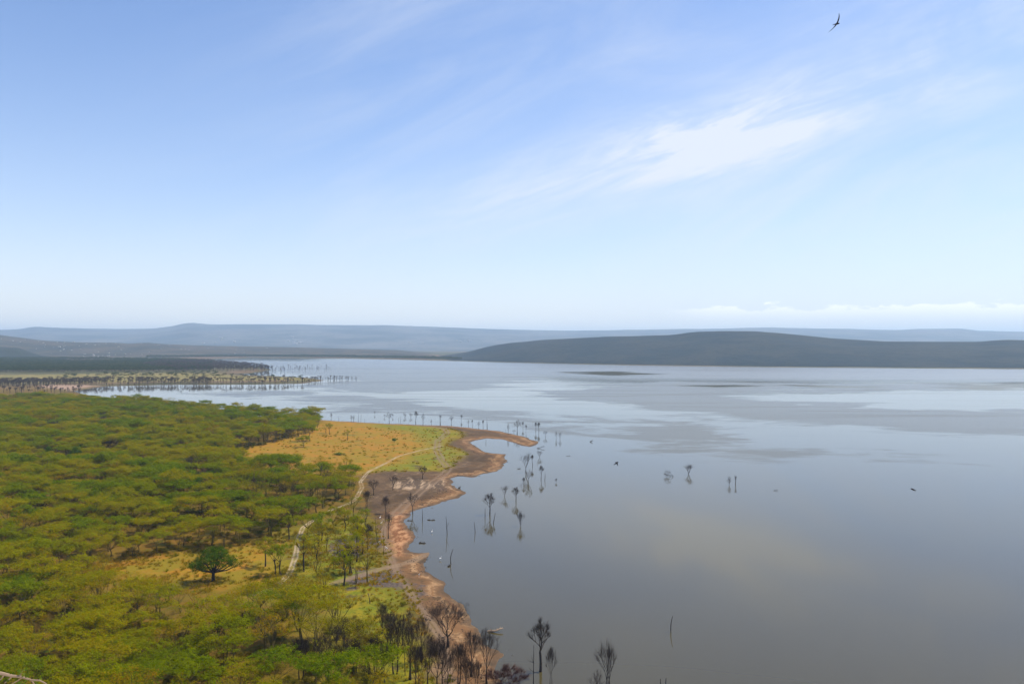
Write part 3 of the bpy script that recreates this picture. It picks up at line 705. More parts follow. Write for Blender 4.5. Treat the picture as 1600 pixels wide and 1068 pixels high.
# each of them gets its own label: its row and its place in that row
ORD = ['leftmost', 'second', 'third', 'fourth', 'fifth', 'sixth', 'seventh', 'eighth', 'ninth', 'tenth', 'eleventh', 'twelfth', 'thirteenth', 'fourteenth', 'fifteenth', 'sixteenth', 'seventeenth', 'eighteenth']
ROWN = ['front', 'second', 'third', 'fourth', 'fifth', 'sixth', 'seventh', 'eighth', 'ninth', 'tenth', 'eleventh', 'twelfth']
def row_labels(lst, noun=None, per_row=9):          # lst: [group, px, py, thin, object]
    for gp in sorted({t[0] for t in lst}):
        mem = sorted([t for t in lst if t[0] == gp], key=lambda t: -t[2]); nr_ = max(1, math.ceil(len(mem) / per_row)); per = math.ceil(len(mem) / nr_)
        for r_i in range(nr_):
            row_ = sorted(mem[r_i * per:(r_i + 1) * per], key=lambda t: t[1])
            for c_i, t in enumerate(row_):
                w = noun or ('olive acacia' if t[3] else 'green acacia')
                t[4]["label"] = f"{w}, {ORD[c_i]}{' from left' if c_i else ''}{f' in {ROWN[r_i]} row' if nr_ > 1 else ''} of {gp}"
row_labels(near_list)
C_AC = src_coll('forest_source', AC, M_BARK, M_ACACIA)
for i, (tr, cr) in enumerate(TH):
    v = tr.v + cr.v; k = len(tr.v); me = bpy.data.meshes.new(f'forest_source_{7 + i:02d}')
    me.from_pydata(v, [], tr.f + [tuple(a + k for a in q) for q in cr.f]); me.materials.append(M_BARK); me.materials.append(M_THIN)
    me.polygons.foreach_set('material_index', [0] * len(tr.f) + [1] * len(cr.f)); me.update()
    C_AC.objects.link(bpy.data.objects.new(f'forest_source_{7 + i:02d}', me))
for i, (tr, cr) in enumerate([gen_bare(780, 12, 5, .3, 2, 5, 'vase', 1.2), gen_bare(781, 12, 4, .35, 1, 5, 'flat', 1.3), gen_round(782, 11, 5, 5000)]):
    v = tr.v + cr.v; k = len(tr.v); me = bpy.data.meshes.new(f'forest_source_{12 + i:02d}')
    me.from_pydata(v, [], tr.f + [tuple(a + k for a in q) for q in cr.f]); me.materials.append(M_DBARK); me.materials.append(M_DARK if i == 2 else M_TWIG)
    me.polygons.foreach_set('material_index', [0] * len(tr.f) + [1] * len(cr.f)); me.update()
    C_AC.objects.link(bpy.data.objects.new(f'forest_source_{12 + i:02d}', me))
r_ = np.array(rest)
f_ = scatter('acacia_forest', r_[:, :3], np.stack([r_[:, 3], r_[:, 3], r_[:, 3] * r_[:, 4]], -1), np.stack([0 * r_[:, 5], 0 * r_[:, 5], r_[:, 5]], -1), r_[:, 6].astype(int), C_AC)
tag(f_, 'dense green acacia forest stretching back from the clearing to the lagoon', 'forest')

# undergrowth
BU = [gen_bush(300 + i, 1.3 + .3 * i, 1.6 + .3 * i, 520, .26) for i in range(4)]
C_BU = src_coll('bush_source', BU, M_BARK, M_BUSH)
ux = []; uy_ = np.sqrt(npr.uniform(150 ** 2, 640 ** 2, 16000)); ux_ = npr.uniform(-.8, -.05, 16000) * uy_
okb = (sdf(FOREST, ux_, uy_) > -2) & (sdl(TRACK1, ux_, uy_) > 4) & (fbm(ux_ / 14, uy_ / 20, 3, 55) > -.1)
okg = (sdf(GRASS, ux_, uy_) > 1) & (fbm(ux_ / 10, uy_ / 14, 3, 9) > .32) & (sdl(TRACK3, ux_, uy_) > 4)
sel = okb | (okg & (npr.rand(16000) < .12))
bx, by = ux_[sel][:6000], uy_[sel][:6000]; bz = height(bx, by); nb_ = len(bx)
sb = npr.uniform(.35, 1.0, nb_)
u_ = scatter('undergrowth', np.stack([bx, by, bz], -1), np.stack([sb * 1.1, sb * 1.1, sb * .8], -1), np.stack([0 * bx, 0 * bx, npr.uniform(0, 6.28, nb_)], -1), npr.randint(0, 4, nb_), C_BU)
tag(u_, 'low yellow-green bushes on the floor of the wood', 'undergrowth')

# dry grass tufts and the clods and sticks washed up along the shore
def gen_tuft(seed):
    rnd = random.Random(seed); b = MB()
    for k in range(26):
        a = rnd.uniform(0, 6.28); d = rnd.uniform(0, .45); p = Vector((math.cos(a) * d, math.sin(a) * d, 0)); e = p + Vector((math.cos(a) * rnd.uniform(.05, .3), math.sin(a) * rnd.uniform(.05, .3), rnd.uniform(.25, .6)))
        w = Vector((-math.sin(a), math.cos(a), 0)) * .05; b0 = len(b.v); b.v += [tuple(p - w), tuple(p + w), tuple(e)]; b.f.append((b0, b0 + 1, b0 + 2))
    return MB(), b
def gen_clod(seed):
    rnd = random.Random(seed); b = MB(); n_ = 9; 
    for j, (zz, rr) in enumerate([(-.1, .8), (.25, 1), (.6, .7), (.75, .2)]):
        for k in range(n_): w = k * 6.283 / n_; q_ = rr * rnd.uniform(.75, 1.2); b.v.append((math.cos(w) * q_, math.sin(w) * q_, zz * rnd.uniform(.7, 1.2)))
    for j in range(3):
        for k in range(n_): b.f.append((j * n_ + k, j * n_ + (k + 1) % n_, (j + 1) * n_ + (k + 1) % n_, (j + 1) * n_ + k))
    b.f.append(tuple(3 * n_ + k for k in range(n_)))
    return b, MB()
M_GRASS = leaf_material('dry_grass', [(0.17, 0.17, 0.006), (0.40, 0.22, 0.02), (0.28, 0.20, 0.01)], .5, .5, .03)
C_TU = src_coll('tuft_source', [gen_tuft(i) for i in range(4)], M_BARK, M_GRASS)
C_CL = src_coll('clod_source', [gen_clod(i) for i in range(4)] + [(lambda t: (t, MB()))((lambda b: (b.tube([(-2.5, 0, .1), (-.5, .3, .35), (1.5, 0, .3), (3, .4, .2)], [.25, .3, .2, .1], 5), b)[1])(MB()))], M_DBARK, M_DBARK)
gy_ = np.sqrt(npr.uniform(175 ** 2, 760 ** 2, 90000)); gx_ = npr.uniform(-.62, 0, 90000) * gy_
gs = np.maximum(np.maximum(sdf(CLEAR, gx_, gy_), sdf(GRASS, gx_, gy_)), sdf(MEADOW, gx_, gy_))
gk_ = (gs > -3) & (sdl(TRACK1, gx_, gy_) > 1.6) & (sdl(TRACK3, gx_, gy_) > 2) & ((sdf(MEADOW, gx_, gy_) < 0) | (npr.rand(90000) < .09)) & (fbm(gx_ / 7, gy_ / 9, 3, 91) + npr.uniform(-.9, .35, 90000) > -.1)
gx_, gy_ = gx_[gk_][:9000], gy_[gk_][:9000]; gz_ = height(gx_, gy_); gn = len(gx_); gs_ = npr.uniform(.6, 1.5, gn) * (1 + gy_ / 1200)
t_ = scatter('dry_grass', np.stack([gx_, gy_, gz_], -1), np.stack([gs_ * 1.2, gs_ * 1.2, gs_], -1), np.stack([0 * gs_, 0 * gs_, gs_ * 9], -1), npr.randint(0, 4, gn), C_TU)
tag(t_, 'rough golden and green grass tufts of the clearing, meadow and lakeside', 'grass')
sy_ = np.sqrt(npr.uniform(180 ** 2, 640 ** 2, 60000)); sx_ = npr.uniform(-.25, .03, 60000) * sy_; ss_ = land_sd(sx_, sy_)
sk_ = (ss_ > -2.5) & (ss_ < 14) & (sdf(LAND_A, sx_, sy_) > -6) & (fbm(sx_ / 9, sy_ / 12, 3, 19) > .12)
sx_, sy_ = sx_[sk_][:1100], sy_[sk_][:1100]; sz_ = height(sx_, sy_); sn = len(sx_); sc_ = npr.uniform(.08, .28, sn) * np.where(npr.rand(sn) < .06, 1.8, 1)
t_ = scatter('shore_debris', np.stack([sx_, sy_, sz_], -1), np.stack([sc_, sc_, sc_ * .6], -1), np.stack([0 * sc_, 0 * sc_, sc_ * 90], -1), npr.randint(0, 5, sn), C_CL)
tag(t_, 'dark clods, stones and sticks washed up along the muddy shore', 'debris')

# the lone round tree in the clearing and the trees that stand alone
x, y = W(334, 908, 1.8)
lone = make_thing('round_tree', gen_round(11, 55 * y / F, 40 * y / F), M_DBARK, M_DARK)
place(lone, x, y, 1, 0, 'round dark green tree standing alone in the golden clearing', 'tree')

def thing_px(proto, ph, px, py, hpx, label, group=None, wide=1.0, cat='tree', lean=(0, 0), rz=None):
    x, y = W(px, py, 1.2 if cat == 'tree' and group != 'water' else 0)
    s = hpx * y / F / ph
    z = float(height(np.array([x]), np.array([y]))[0])
    return place(proto, x, y, (s * wide, s * wide, s), rz, label, cat, group if group != 'water' else None, lean, z=max(z, -1.5), rnd=rg)
ATH = [gen_acacia(400 + i, h=12, r=3.6 + .4 * i, plates=5, leaves=2600, thick=.9, stems=1, size=.34) for i in range(3)]
P_GR = [make_thing('acacia_tree', g, M_DBARK, M_ACACIA) for g in ATH]
def grove(lst, group):
    for i, (px, py, h, k, lb) in enumerate(lst):
        p = P_GR[i % 3] if k == 'g' else P_TH[i % 5] if k == 't' else P_AC[i % 7]
        thing_px(p, 12.0, px, py, h, lb, group, wide={'g': 1.0, 't': .85, 'a': 1.0}[k])
grove([(415, 887, 50, 'g', 'slim acacia left of two more at the edge of the golden clearing'), (430, 899, 52, 'g', 'middle one of three slim acacias left of the pale track'),
       (440, 901, 58, 'g', 'slim acacia closest to the pale track, left of it'), (475, 894, 62, 'g', 'dense acacia just right of the shaded pale track'),
       (499, 854, 46, 'g', 'acacia on bright grass, farthest from the mud'), (511, 862, 44, 't', 'thin acacia right behind the bright grass patch'),
       (529, 865, 46, 't', 'thin acacia between the bright grass and the grey soil patch'), (566, 864, 50, 'g', 'green-topped acacia over the grey soil patch'),
       (574, 910, 66, 't', 'tall thin-stemmed acacia standing below the pale side track'), (589, 867, 36, 't', 'small thin acacia beside the dark mud'),
       (537, 915, 62, 'g', 'dark-leaved acacia where the pale side track begins'), (550, 896, 60, 'g', 'dark acacia above the pale side track'),
       (452, 846, 44, 'g', 'acacia behind the bend of the pale track'), (480, 838, 40, 'a', 'broad acacia right of the track bend'), (520, 826, 38, 'a', 'broad acacia at the end of the wood near the mud'),
       (545, 818, 36, 't', 'thin acacia at the upper edge of the mud'), (558, 842, 44, 'g', 'acacia between grey soil and dark mud'), (548, 790, 34, 't', 'thin acacia beside the small pale track loop'),
       (484, 690, 27, 'a', 'acacia at the near corner of the far forest edge')], None)
grove([(474, 700, 20, 'a', 'spreading acacia at the left end of the golden meadow')], None)
grove([(485, 659, 27, 'a', 'dark acacia standing above the others at the lagoon end of the forest'), (494, 660, 25, 'a', 'rightmost dark acacia of the forest where meadow and lake meet')], None)
grove([(543, 689, 18, 'g', 'small round-topped acacia alone in the golden meadow'), (515, 680, 20, 'g', 'small acacia at the forest end of the meadow'), (510, 678, 17, 't', 'thin little acacia beside the forest end of the meadow')], None)

gl = []
gpts = wp([(470, 842), (500, 822), (560, 802), (582, 822), (594, 846), (592, 880), (575, 925), (500, 935), (472, 925)])
gq = npr.uniform(0, 1, (900, 2)); a_ = np.array(gpts); gq = a_.min(0) + gq * (a_.max(0) - a_.min(0))
gk = (sdf(gpts, gq[:, 0], gq[:, 1]) > 0) & (sdl(TRACK3, gq[:, 0], gq[:, 1]) > 4) & (sdl(TRACK1, gq[:, 0], gq[:, 1]) > 4)
for x, y in gq[gk]:
    if len(gl) < 15 and far_ok(x, y, 7.5):
        px, py = PX(x, y, 1.2); gl.append(['trees in the lakeside grove', px, py, True, place(rg.choice(P_GR + P_TH), x, y, rg.uniform(.75, 1.05), cat='tree', group='trees in the lakeside grove', rnd=rg)])
row_labels(gl, 'slim acacia')
gl = []
for px, py, k in [(146, 926, 0), (176, 934, 1), (205, 928, 2), (232, 938, 3), (262, 944, 4), (190, 950, 0), (248, 962, 1), (284, 962, 2), (160, 912, 3)]:
    x, y = W(px, py, 1.2); gl.append(['feathery young acacias left of the lone round tree', px, py, True, place(P_TH[k], x, y, rg.uniform(.55, .8), cat='tree', group='feathery young acacias left of the lone round tree', rnd=rg)])
row_labels(gl, 'thin acacia')
sh = make_thing('meadow_shrub', gen_bush(330, 1.9, 3.0, 1500, .3), M_DBARK, M_DARK)
x, y = W(616, 692, 1.2); place(sh, x, y, 1.1, 0, 'dark low shrub alone in the middle of the meadow', 'shrub')
sh2 = copy_tree(sh); x, y = W(531, 712, 1.2); place(sh2, x, y, (2.2, 2.2, .45), 1, 'flat green thicket patch in the golden part of the meadow', 'shrub')
# bare and drowned trees --------------------------------------------
BG = dict(
    vase=gen_bare(521, 11, 4.0, .2, 1, 4, 'vase', .8, 1.3, 1.4), vase2=gen_bare(512, 11, 3.3, .38, 1, 5, 'oval', 1.1, 1.5),
    flat=gen_bare(523, 10, 3.6, .42, 1, 4, 'flat', .8, 1.2, 1.4),
    head=gen_bare(525, 10, 1.9, .45, 1, 5, 'oval', 1.2, 1.3), droop=gen_bare(506, 12, 2.0, .35, 2, 5, 'oval', .8),
    multi=gen_bare(517, 11, 3.0, .22, 3, 4, 'vase', .9, 1.8, 1.3), sparse=gen_bare(508, 10, 2.6, .25, 1, 4, 'oval', .6, 1.6, 1.5),
    twin=gen_bare(509, 10, 1.8, .5, 2, 3, 'up', 1.0, 1.4))
PB = {k: make_thing('dead_tree', g, M_DBARK, M_TWIG, 'trunk', 'crown') for k, g in BG.items()}
for o_ in PB.values(): pass
BH = dict(vase=11, vase2=11, flat=10, up=12, head=10, droop=12, multi=11, sparse=10, twin=10)
def dead(kind, px, py, h, label, wide=1.0, group='water', lean=(0, 0)):
    return thing_px(PB[kind], BH[kind], px, py, h, label, group, wide, 'tree', lean)
# in the near water
dead('vase2', 844, 1048, 88, 'tall drowned tree with a fuzzy crown and bare lower trunk in the near water', .8)
dead('droop', 861, 1076, 74, 'drowned tree with drooping dense twigs beside the tall fuzzy one', .75)
dead('multi', 951, 1076, 92, 'drowned tree with several stems and a ragged top at the bottom edge', .75)
dead('sparse', 931, 1092, 52, 'low leaning drowned tree at the bottom edge of the water', 1.1, lean=(0, -.45))
dead('vase', 1075, 740, 24, 'drowned tree with a neat fan of branches out in open water', 1.15)
dead('sparse', 1139, 757, 19, 'left one of two spiky dead stems standing together out in open water', .95)
dead('twin', 1148, 756, 19, 'right one of two spiky dead stems standing together out in open water', .9)
dead('vase2', 765, 803, 40, 'drowned tree with a round brown head on a long straight stem', .8)
dead('vase', 788, 775, 24, 'drowned tree with a dark tufted head behind the round-headed one', .9)
dead('vase2', 806, 782, 27, 'drowned tree with a full dark crown and a branch reaching left', .8)
dead('multi', 814, 821, 33, 'drowned tree with an open crown nearest the camera of its cluster', .8)
dead('vase', 821, 737, 40, 'leaning drowned tree tangled with others right below the spit', .6, lean=(0, .18))
dead('flat', 826, 755, 28, 'drowned tree with a spreading top among the tangled cluster', .7)
dead('head', 818, 757, 17, 'short drowned tree at the foot of the tangled cluster', .9)
dead('head', 832, 727, 20, 'thin drowned tree right behind the tangled cluster', .8)
dead('vase', 843, 714, 16, 'small drowned tree off the tip of the spit', .9)
dead('head', 846, 748, 27, 'drowned tree with two stacked dark heads', .8)
dead('head', 869, 753, 11, 'little drowned tree standing alone right of the stacked-head tree', .9)
dead('flat', 852, 682, 12, 'small drowned tree with a round top just past the spit tip', .9)
dead('sparse', 869, 685, 15, 'left one of two forked dead trees past the spit tip', .6)
dead('sparse', 875, 686, 14, 'right one of two forked dead trees past the spit tip', .7)
dead('head', 837, 673, 17, 'left one of two tall-headed dead trees behind the spit', .8)
dead('head', 842, 674, 18, 'right one of two tall-headed dead trees behind the spit', .9)
dead('flat', 808, 677, 24, 'big broad-topped dead tree standing on the spit', .8)
dead('head', 817, 669, 14, 'slim dead tree behind the broad-topped one on the spit', .7)
dead('head', 822, 675, 14, 'dead tree with a small dark top right of the broad-topped one', .6)
dead('sparse', 794, 679, 19, 'ragged upright dead tree left of the broad-topped one on the spit', .5)
dead('flat', 803, 677, 7, 'tiny dead shrub-like tree on the spit', 1.2)
# row standing along the far shore of the meadow
row = [('head', 585.5, 646, 8), ('flat', 601, 650, 8), ('flat', 608, 661, 21), ('head', 614, 650, 8), ('sparse', 549, 658, 12), ('sparse', 552.5, 658, 12), ('sparse', 517.5, 654, 13),
       ('vase', 632.5, 650, 11), ('vase', 642, 650, 11), ('head', 650, 660, 22), ('sparse', 661, 658, 17), ('sparse', 674, 662, 10), ('twin', 688, 662, 18), ('flat', 705, 662, 17), ('head', 721, 655, 12),
       ('sparse', 732, 662, 11), ('head', 738, 664, 12), ('sparse', 748, 667, 12), ('head', 755, 666, 14)]
row.sort(key=lambda r__: r__[1])
words = ['first', 'second', 'third', 'fourth', 'fifth', 'sixth', 'seventh', 'eighth', 'ninth', 'tenth', 'eleventh', 'twelfth', 'thirteenth', 'fourteenth', 'fifteenth', 'sixteenth', 'seventeenth', 'eighteenth', 'nineteenth', 'twentieth']
shape = {'head': 'tuft-headed', 'flat': 'flat-topped', 'sparse': 'sparsely forked', 'vase': 'fan-shaped', 'twin': 'twin-stemmed'}
for i, (k, px, py, h) in enumerate(row):
    dead(k, px, py, h, f'{shape[k]} dead tree, {words[i]} from the forest in the row behind the meadow', .75, 'dead trees in a row behind the meadow')
# bare trees on the mud and lakeside grass
PBR = {k: make_thing('bare_tree', gen_bare(*a), M_DBARK, M_TWIG) for k, a in dict(
    big=(601, 13, 5.4, .2, 1, 6, 'vase', 1.0, 1.7), brown=(602, 12, 4.3, .20, 2, 5, 'oval', 1.2, 1.5), tall=(603, 13, 3.6, .26, 1, 6, 'oval', .7, 1.6), flat=(604, 10, 4.4, .3, 1, 5, 'vase', 1.0, 1.3)).items()}
BRH = dict(big=13, brown=12, tall=13, flat=10)
def bare(k, px, py, h, label, wide=1.0, lean=(0, 0)):
    if py > 980: h *= 1.12
    return thing_px(PBR[k], BRH[k], px, py, h, label, None, wide, 'tree', lean)
bare('big', 700, 1006, 74, 'largest leafless tree with a wide fan of branches on the lake shore')
bare('tall', 737, 1050, 66, 'leafless tree on the sandy point, left of its neighbour', .9)
bare('tall', 761, 1060, 80, 'leafless tree on the sandy point closest to the water', .7)
bare('brown', 606, 1014, 58, 'brown leafless tree farthest up the lakeside grass', .9)
bare('brown', 618, 1050, 84, 'tall brown leafless tree on the lakeside grass', .7)
bare('tall', 641, 1058, 84, 'leafless tree where the lakeside grass meets the mud', .8)
bare('brown', 688, 1072, 80, 'leafless tree at the bottom edge below the widest one', .8)
bare('big', 668, 1066, 70, 'dark leafless tree left of the bottom edge one, in its own shadow', .6)
bare('brown', 715, 1064, 62, 'brown leafless tree between the widest one and the sandy point', .8)
bare('tall', 658, 1030, 66, 'slim leafless tree left of the widest one', .8)
bare('flat', 660, 747, 23, 'flat-topped brown tree on the mud beside the wheel tracks', .9)
bare('flat', 645, 798, 36, 'leafless tree at the water edge below the wheel tracks', .6)
bare('tall', 607, 838, 42, 'dark leafless tree beside the red-brown beach', .8)
bare('flat', 584, 774, 28, 'brown tree on the dark mud beside the pale track loop', .8)
bare('flat', 614, 766, 26, 'faint brown tree in the middle of the dark mud', .7)
bare('brown', 572, 793, 30, 'brown tree on the upper edge of the dark mud', .8)
bare('brown', 604, 800, 30, 'brown tree on the lower end of the dark mud', .7)
bare('brown', 548, 896, 50, 'brown leafless tree among green ones over the grey soil', .7)
bare('brown', 573, 858, 46, 'brown leafless tree beside the dark mud strip', .7)
bare('brown', 470, 1064, 62, 'bushy brown leafless tree at the bottom edge in the wood', .9)
bare('big', 512, 1066, 92, 'big leaning tree with long bare limbs at the bottom edge', .8, (0, .2))
bare('tall', 562, 1022, 52, 'slim bare tree at the edge of the lakeside grass', .5)
bare('brown', 380, 1000, 40, 'grey leafless tree in the thick of the wood', .9)
bare('brown', 340, 1008, 40, 'purplish leafless tree in the thick of the wood', .9)
gl = []
for px, py, h, k in [(596, 990, 52, 'brown'), (630, 1006, 50, 'tall'), (590, 1050, 66, 'brown'), (652, 1078, 78, 'brown'), (672, 1040, 56, 'tall'), (700, 1084, 70, 'tall'), (726, 1078, 60, 'brown'), (600, 1078, 74, 'tall'), (556, 1052, 60, 'brown'), (536, 1010, 48, 'brown'), (640, 985, 36, 'tall'), (745, 1082, 64, 'brown')]:
    gl.append(['leafless trees below the lakeside grass', px, py, True, thing_px(PBR[k], BRH[k], px, py, h, 'x', 'leafless trees below the lakeside grass', rg.uniform(.6, .8), 'tree')])
row_labels(gl, 'thin bare tree')
# reddish bush at the water
rb = make_thing('leafless_bush', gen_bare(611, 5, 4.5, .12, 3, 5, 'vase', 2.0), M_DBARK, M_REDTWIG, 'trunk', 'crown')
x, y = W(788, 1068, .5); place(rb, x, y, 1.15, 0, 'reddish leafless bush at the water edge by the bottom of the view', 'bush')

# dead sticks: single snags, each one mesh
def snag(px, py, h, label, leanpx=0, fork=None, curv=0, thick=.16, group=None):
    x, y = W(px, py); s = y / F; H_ = h * s; L = leanpx * s
    b = MB(); pts = []
    for i in range(7):
        t = i / 6; pts.append((L * t + curv * s * math.sin(math.pi * t), 0.3 * math.sin(t * 2.1 + px), -1.5 + (H_ + 1.5) * t))
    b.tube(pts, [thick * (1.2 - .75 * i / 6) for i in range(7)], 6)
    for (t, dxp, dzp) in (fork or []):
        p = Vector(pts[int(t * 6)]); q = p + Vector((dxp * s, .2, dzp * s)); b.tube([p, p.lerp(q, .5) + Vector((dxp * s * .1, 0, -.1)), q], [thick * .55, thick * .45, thick * .22], 5)
    o = b.build('bare_snag', M_DBARK); o.location = (x, y, 0); tag(o, label, 'dead trunk', group)
    return o
snag(660, 813, 19, 'upright bare stake next to a floating log near the shore')
snag(699, 834, 28, 'bare trunk with a small fork near its top off the shore', -2, [(.55, 3, 7)])
snag(743, 831, 16, 'short tilted stake between the forked trunk and the round-headed tree', -2, None, 0)
snag(706, 880, 23, 'curved bare trunk standing off the muddy point', 2, None, -3)
snag(758, 807, 14, 'thin stake on the left of the round-headed drowned tree', 0)
snag(770, 817, 17, 'thin tilted stake on the right of the round-headed drowned tree', 4)
snag(851, 750, 11, 'thin stake beside the tree with stacked heads', 1)
snag(1049, 986, 24, 'lone crooked trunk far out from the bottom shore', 2, None, -2)
snag(833, 1078, 72, 'slim leafless pole tree with side twigs left of the tall fuzzy tree', 1, [(.8, -9, 6), (.66, 9, -3), (.8, -3, 10), (.5, -7, 6)], 0, .12)
snag(1033, 1076, 18, 'left one of two twig tips at the bottom edge of the water', -2)
snag(1039, 1076, 19, 'right one of two twig tips at the bottom edge of the water', 1)
snag(576, 948, 23, 'curved bare stick on the bright grass below the side track', -1, None, 3)
gl = []
for i, (px, py, h) in enumerate([(529, 655, 6), (560, 659, 15), (564, 658, 11), (626, 657, 9), (623, 657, 5), (634, 651, 5), (761, 668, 16), (570, 659, 5), (592, 661, 4), (759, 692, 6), (761.5, 669, 8), (790, 677, 6)]):
    gl.append(['stakes along the shore behind the meadow', px, 650, True, snag(px, py, h, 'x', rg.uniform(-1, 1), None, 0, .15, 'stakes along the shore behind the meadow')])
row_labels(gl, 'thin bare stake', 14)
for i, (px, py, h) in enumerate([(600, 872, 46), (521, 893, 40), (589, 838, 30), (545, 858, 34), (634, 1060, 50)]):
    snag(px, py, h, ['thin bare stem where mud and side track meet', 'thin bare stem near the shaded track', 'thin bare stem above the small thin acacia', 'thin bare stem over the grey soil patch', 'thin bare stem among brown trees at the bottom'][i], rg.uniform(-3, 3), [(.7, 3, 6), (.85, -3, 5)], 0, .1)
# logs and floating wood
def log(px, py, wpx, label, tilt=0, rad=.22, knots=True, mat=None):
    x, y = W(px, py); s = y / F; L = wpx * s; b = MB()
    pts = [(-L / 2 + L * i / 5, .3 * math.sin(i * 1.3 + px), .06 * math.sin(i * 2) + tilt * s * i / 5) for i in range(6)]
    b.tube(pts, [rad * (1.1 - .1 * i) for i in range(6)], 7)
    if knots:
        for t in (1, 3, 4): b.tube([pts[t], (pts[t][0] + .5 * s, pts[t][1] + .5, pts[t][2] + 1.6 * s + .2)], [rad * .5, rad * .15], 4)
    o = b.build('driftwood_log', mat or M_DBARK); o.location = (x, y, .02); o.rotation_euler[2] = rg.uniform(-.15, .15); tag(o, label, 'driftwood')
log(674, 812, 12, 'dark log floating right of an upright stake', rad=.28)
log(641, 813, 9, 'dark log lying at the shore left of an upright stake', rad=.25)
log(845, 700, 12, 'slanted floating branch off the spit tip', 3)
log(811, 732, 5, 'small piece of driftwood left of the tangled cluster')
log(702, 884, 3, 'tiny floating stump beside the curved trunk', rad=.35)
log(888, 712, 6, 'faint thin driftwood in open water past the spit', rad=.12)
log(924, 690, 4, 'small round snag far past the spit tip', 2, .3)
log(1212, 766, 7, 'thin driftwood far out in open water', 1, .1)
log(774, 986, 24, 'pale-ended log sticking out of the shore by the leafless trees', 5, .3, mat=M_PALEWOOD)
log(660, 848, 10, 'brown floating weed mat near the red-brown beach', 0, .4)
log(718, 762, 3, 'dark stump in the small bay', 1, .3)
# fallen bushy tree out in the water
ft = make_thing('fallen_tree', gen_bare(621, 8, 3.4, .15, 2, 4, 'vase', .8, 1.2), M_DBARK, M_TWIG)
x, y = W(1046, 744); place(ft, x + 1.5, y, .85, 0.4, 'fallen dead tree lying low in open water, left of the fan-shaped one', 'tree', None, (0, -1.05), z=.1)

# ------------------------------------------------------------------ the drowned woods on the far points
def world_pts(poly_px, nmax, seed, spacing):
    P = wp(poly_px); rs = np.random.RandomState(seed); a = np.array(P); x0, y0 = a.min(0); x1, y1 = a.max(0)
    xs = rs.uniform(x0, x1, nmax * 30); ys = rs.uniform(y0, y1, nmax * 30); k = sdf(P, xs, ys) > 0
    out = []; cel = {}
    for x, y in zip(xs[k], ys[k]):
        c = (int(x // spacing), int(y // spacing))
        if any(((u - x) ** 2 + (v - y) ** 2) < spacing ** 2 for i in (-1, 0, 1) for j in (-1, 0, 1) for (u, v) in cel.get((c[0] + i, c[1] + j), ())): continue
        cel.setdefault(c, []).append((x, y)); out.append((x, y))
        if len(out) >= nmax: break
    return np.array(out)
FB = [gen_bare(700 + i, 11 + i % 3, 2.6 + .6 * (i % 3), .45, 1, 4, ['vase', 'up', 'vase', 'up'][i % 4], 1.0, 1.0, 2.2) for i in range(4)]
C_FB = src_coll('bare_source', FB, M_FARTWIG, M_FARTWIG)
FA = [gen_acacia(720 + i, h=9 + i, r=6.5, plates=6, leaves=600, thick=1.6, size=1.3) for i in range(3)]
C_FA = src_coll('far_tree_source', FA, M_FARTWIG, M_FARLEAF)
def far_scatter(name, pts, coll, k, lo, hi, label, cat, seed=1, zf=None):
    rs = np.random.RandomState(seed); n_ = len(pts); s = rs.uniform(lo, hi, n_)
    z = height(pts[:, 0], pts[:, 1]) if zf is None else zf
    z = np.maximum(z, -1.0) - .2
    o = scatter(name, np.column_stack([pts, z]), np.stack([s * 1.1, s * 1.1, s], -1), np.stack([0 * s, 0 * s, rs.uniform(0, 6.28, n_)], -1), rs.randint(0, k, n_), coll)
    tag(o, label, cat)
p1 = np.concatenate([world_pts([(-60, 607), (60, 605), (240, 600.8), (330, 600.3), (330, 597.5), (140, 598), (-60, 602)], 900, 1, 5.5), world_pts([(300, 600.5), (470, 599.5), (500, 595), (400, 597.5), (300, 598.5)], 130, 2, 8),
    world_pts([(10, 610), (130, 612), (150, 616), (60, 618), (0, 616)], 60, 3, 7)])
p1 = p1[(fbm(p1[:, 0] / 50, p1[:, 1] / 90, 3, 61) > -.12) | (np.random.RandomState(2).rand(len(p1)) < .25)]
far_scatter('bare_woodland', p1, C_FB, 4, .45, 1.2, 'brown leafless woodland along the near shore of the first far point', 'woodland', 2)
p2 = world_pts([(280, 581.5), (380, 581), (425, 580), (415, 574), (360, 568.5), (320, 565), (250, 566), (220, 574)], 1500, 4, 9)
far_scatter('drowned_woodland', p2, C_FB, 4, .9, 1.4, 'dark drowned woodland at the tip of the second far point', 'woodland', 3)
p3 = world_pts([(-120, 583), (200, 582), (330, 580), (330, 566), (280, 563), (150, 561), (-120, 560)], 9000, 5, 13)
p3 = p3[fbm(p3[:, 0] / 260, p3[:, 1] / 420, 4, 71) > -.38]
far_scatter('far_forest', p3, C_FA, 3, .9, 1.35, 'dark green forest behind the yellow grass on the far left', 'forest', 4)
p3b = np.concatenate([world_pts([(100, 597), (340, 592), (480, 594), (480, 591), (330, 586), (100, 587)], 110, 6, 18), world_pts([(150, 585), (340, 583), (340, 588), (150, 590)], 60, 8, 14)])
far_scatter('scattered_scrub', p3b, C_FA, 3, .4, .8, 'scattered dark scrub on the yellow grass of the far point', 'scrub', 5)
p4 = world_pts([(230, 559.5), (400, 557.9), (560, 559.5), (720, 563), (720, 560.5), (560, 557.3), (400, 556.2), (230, 557.5)], 3000, 9, 15)
far_scatter('lakeside_forest', p4, C_FA, 3, .9, 1.3, 'thin dark belt of trees along the far lake shore', 'forest', 6)
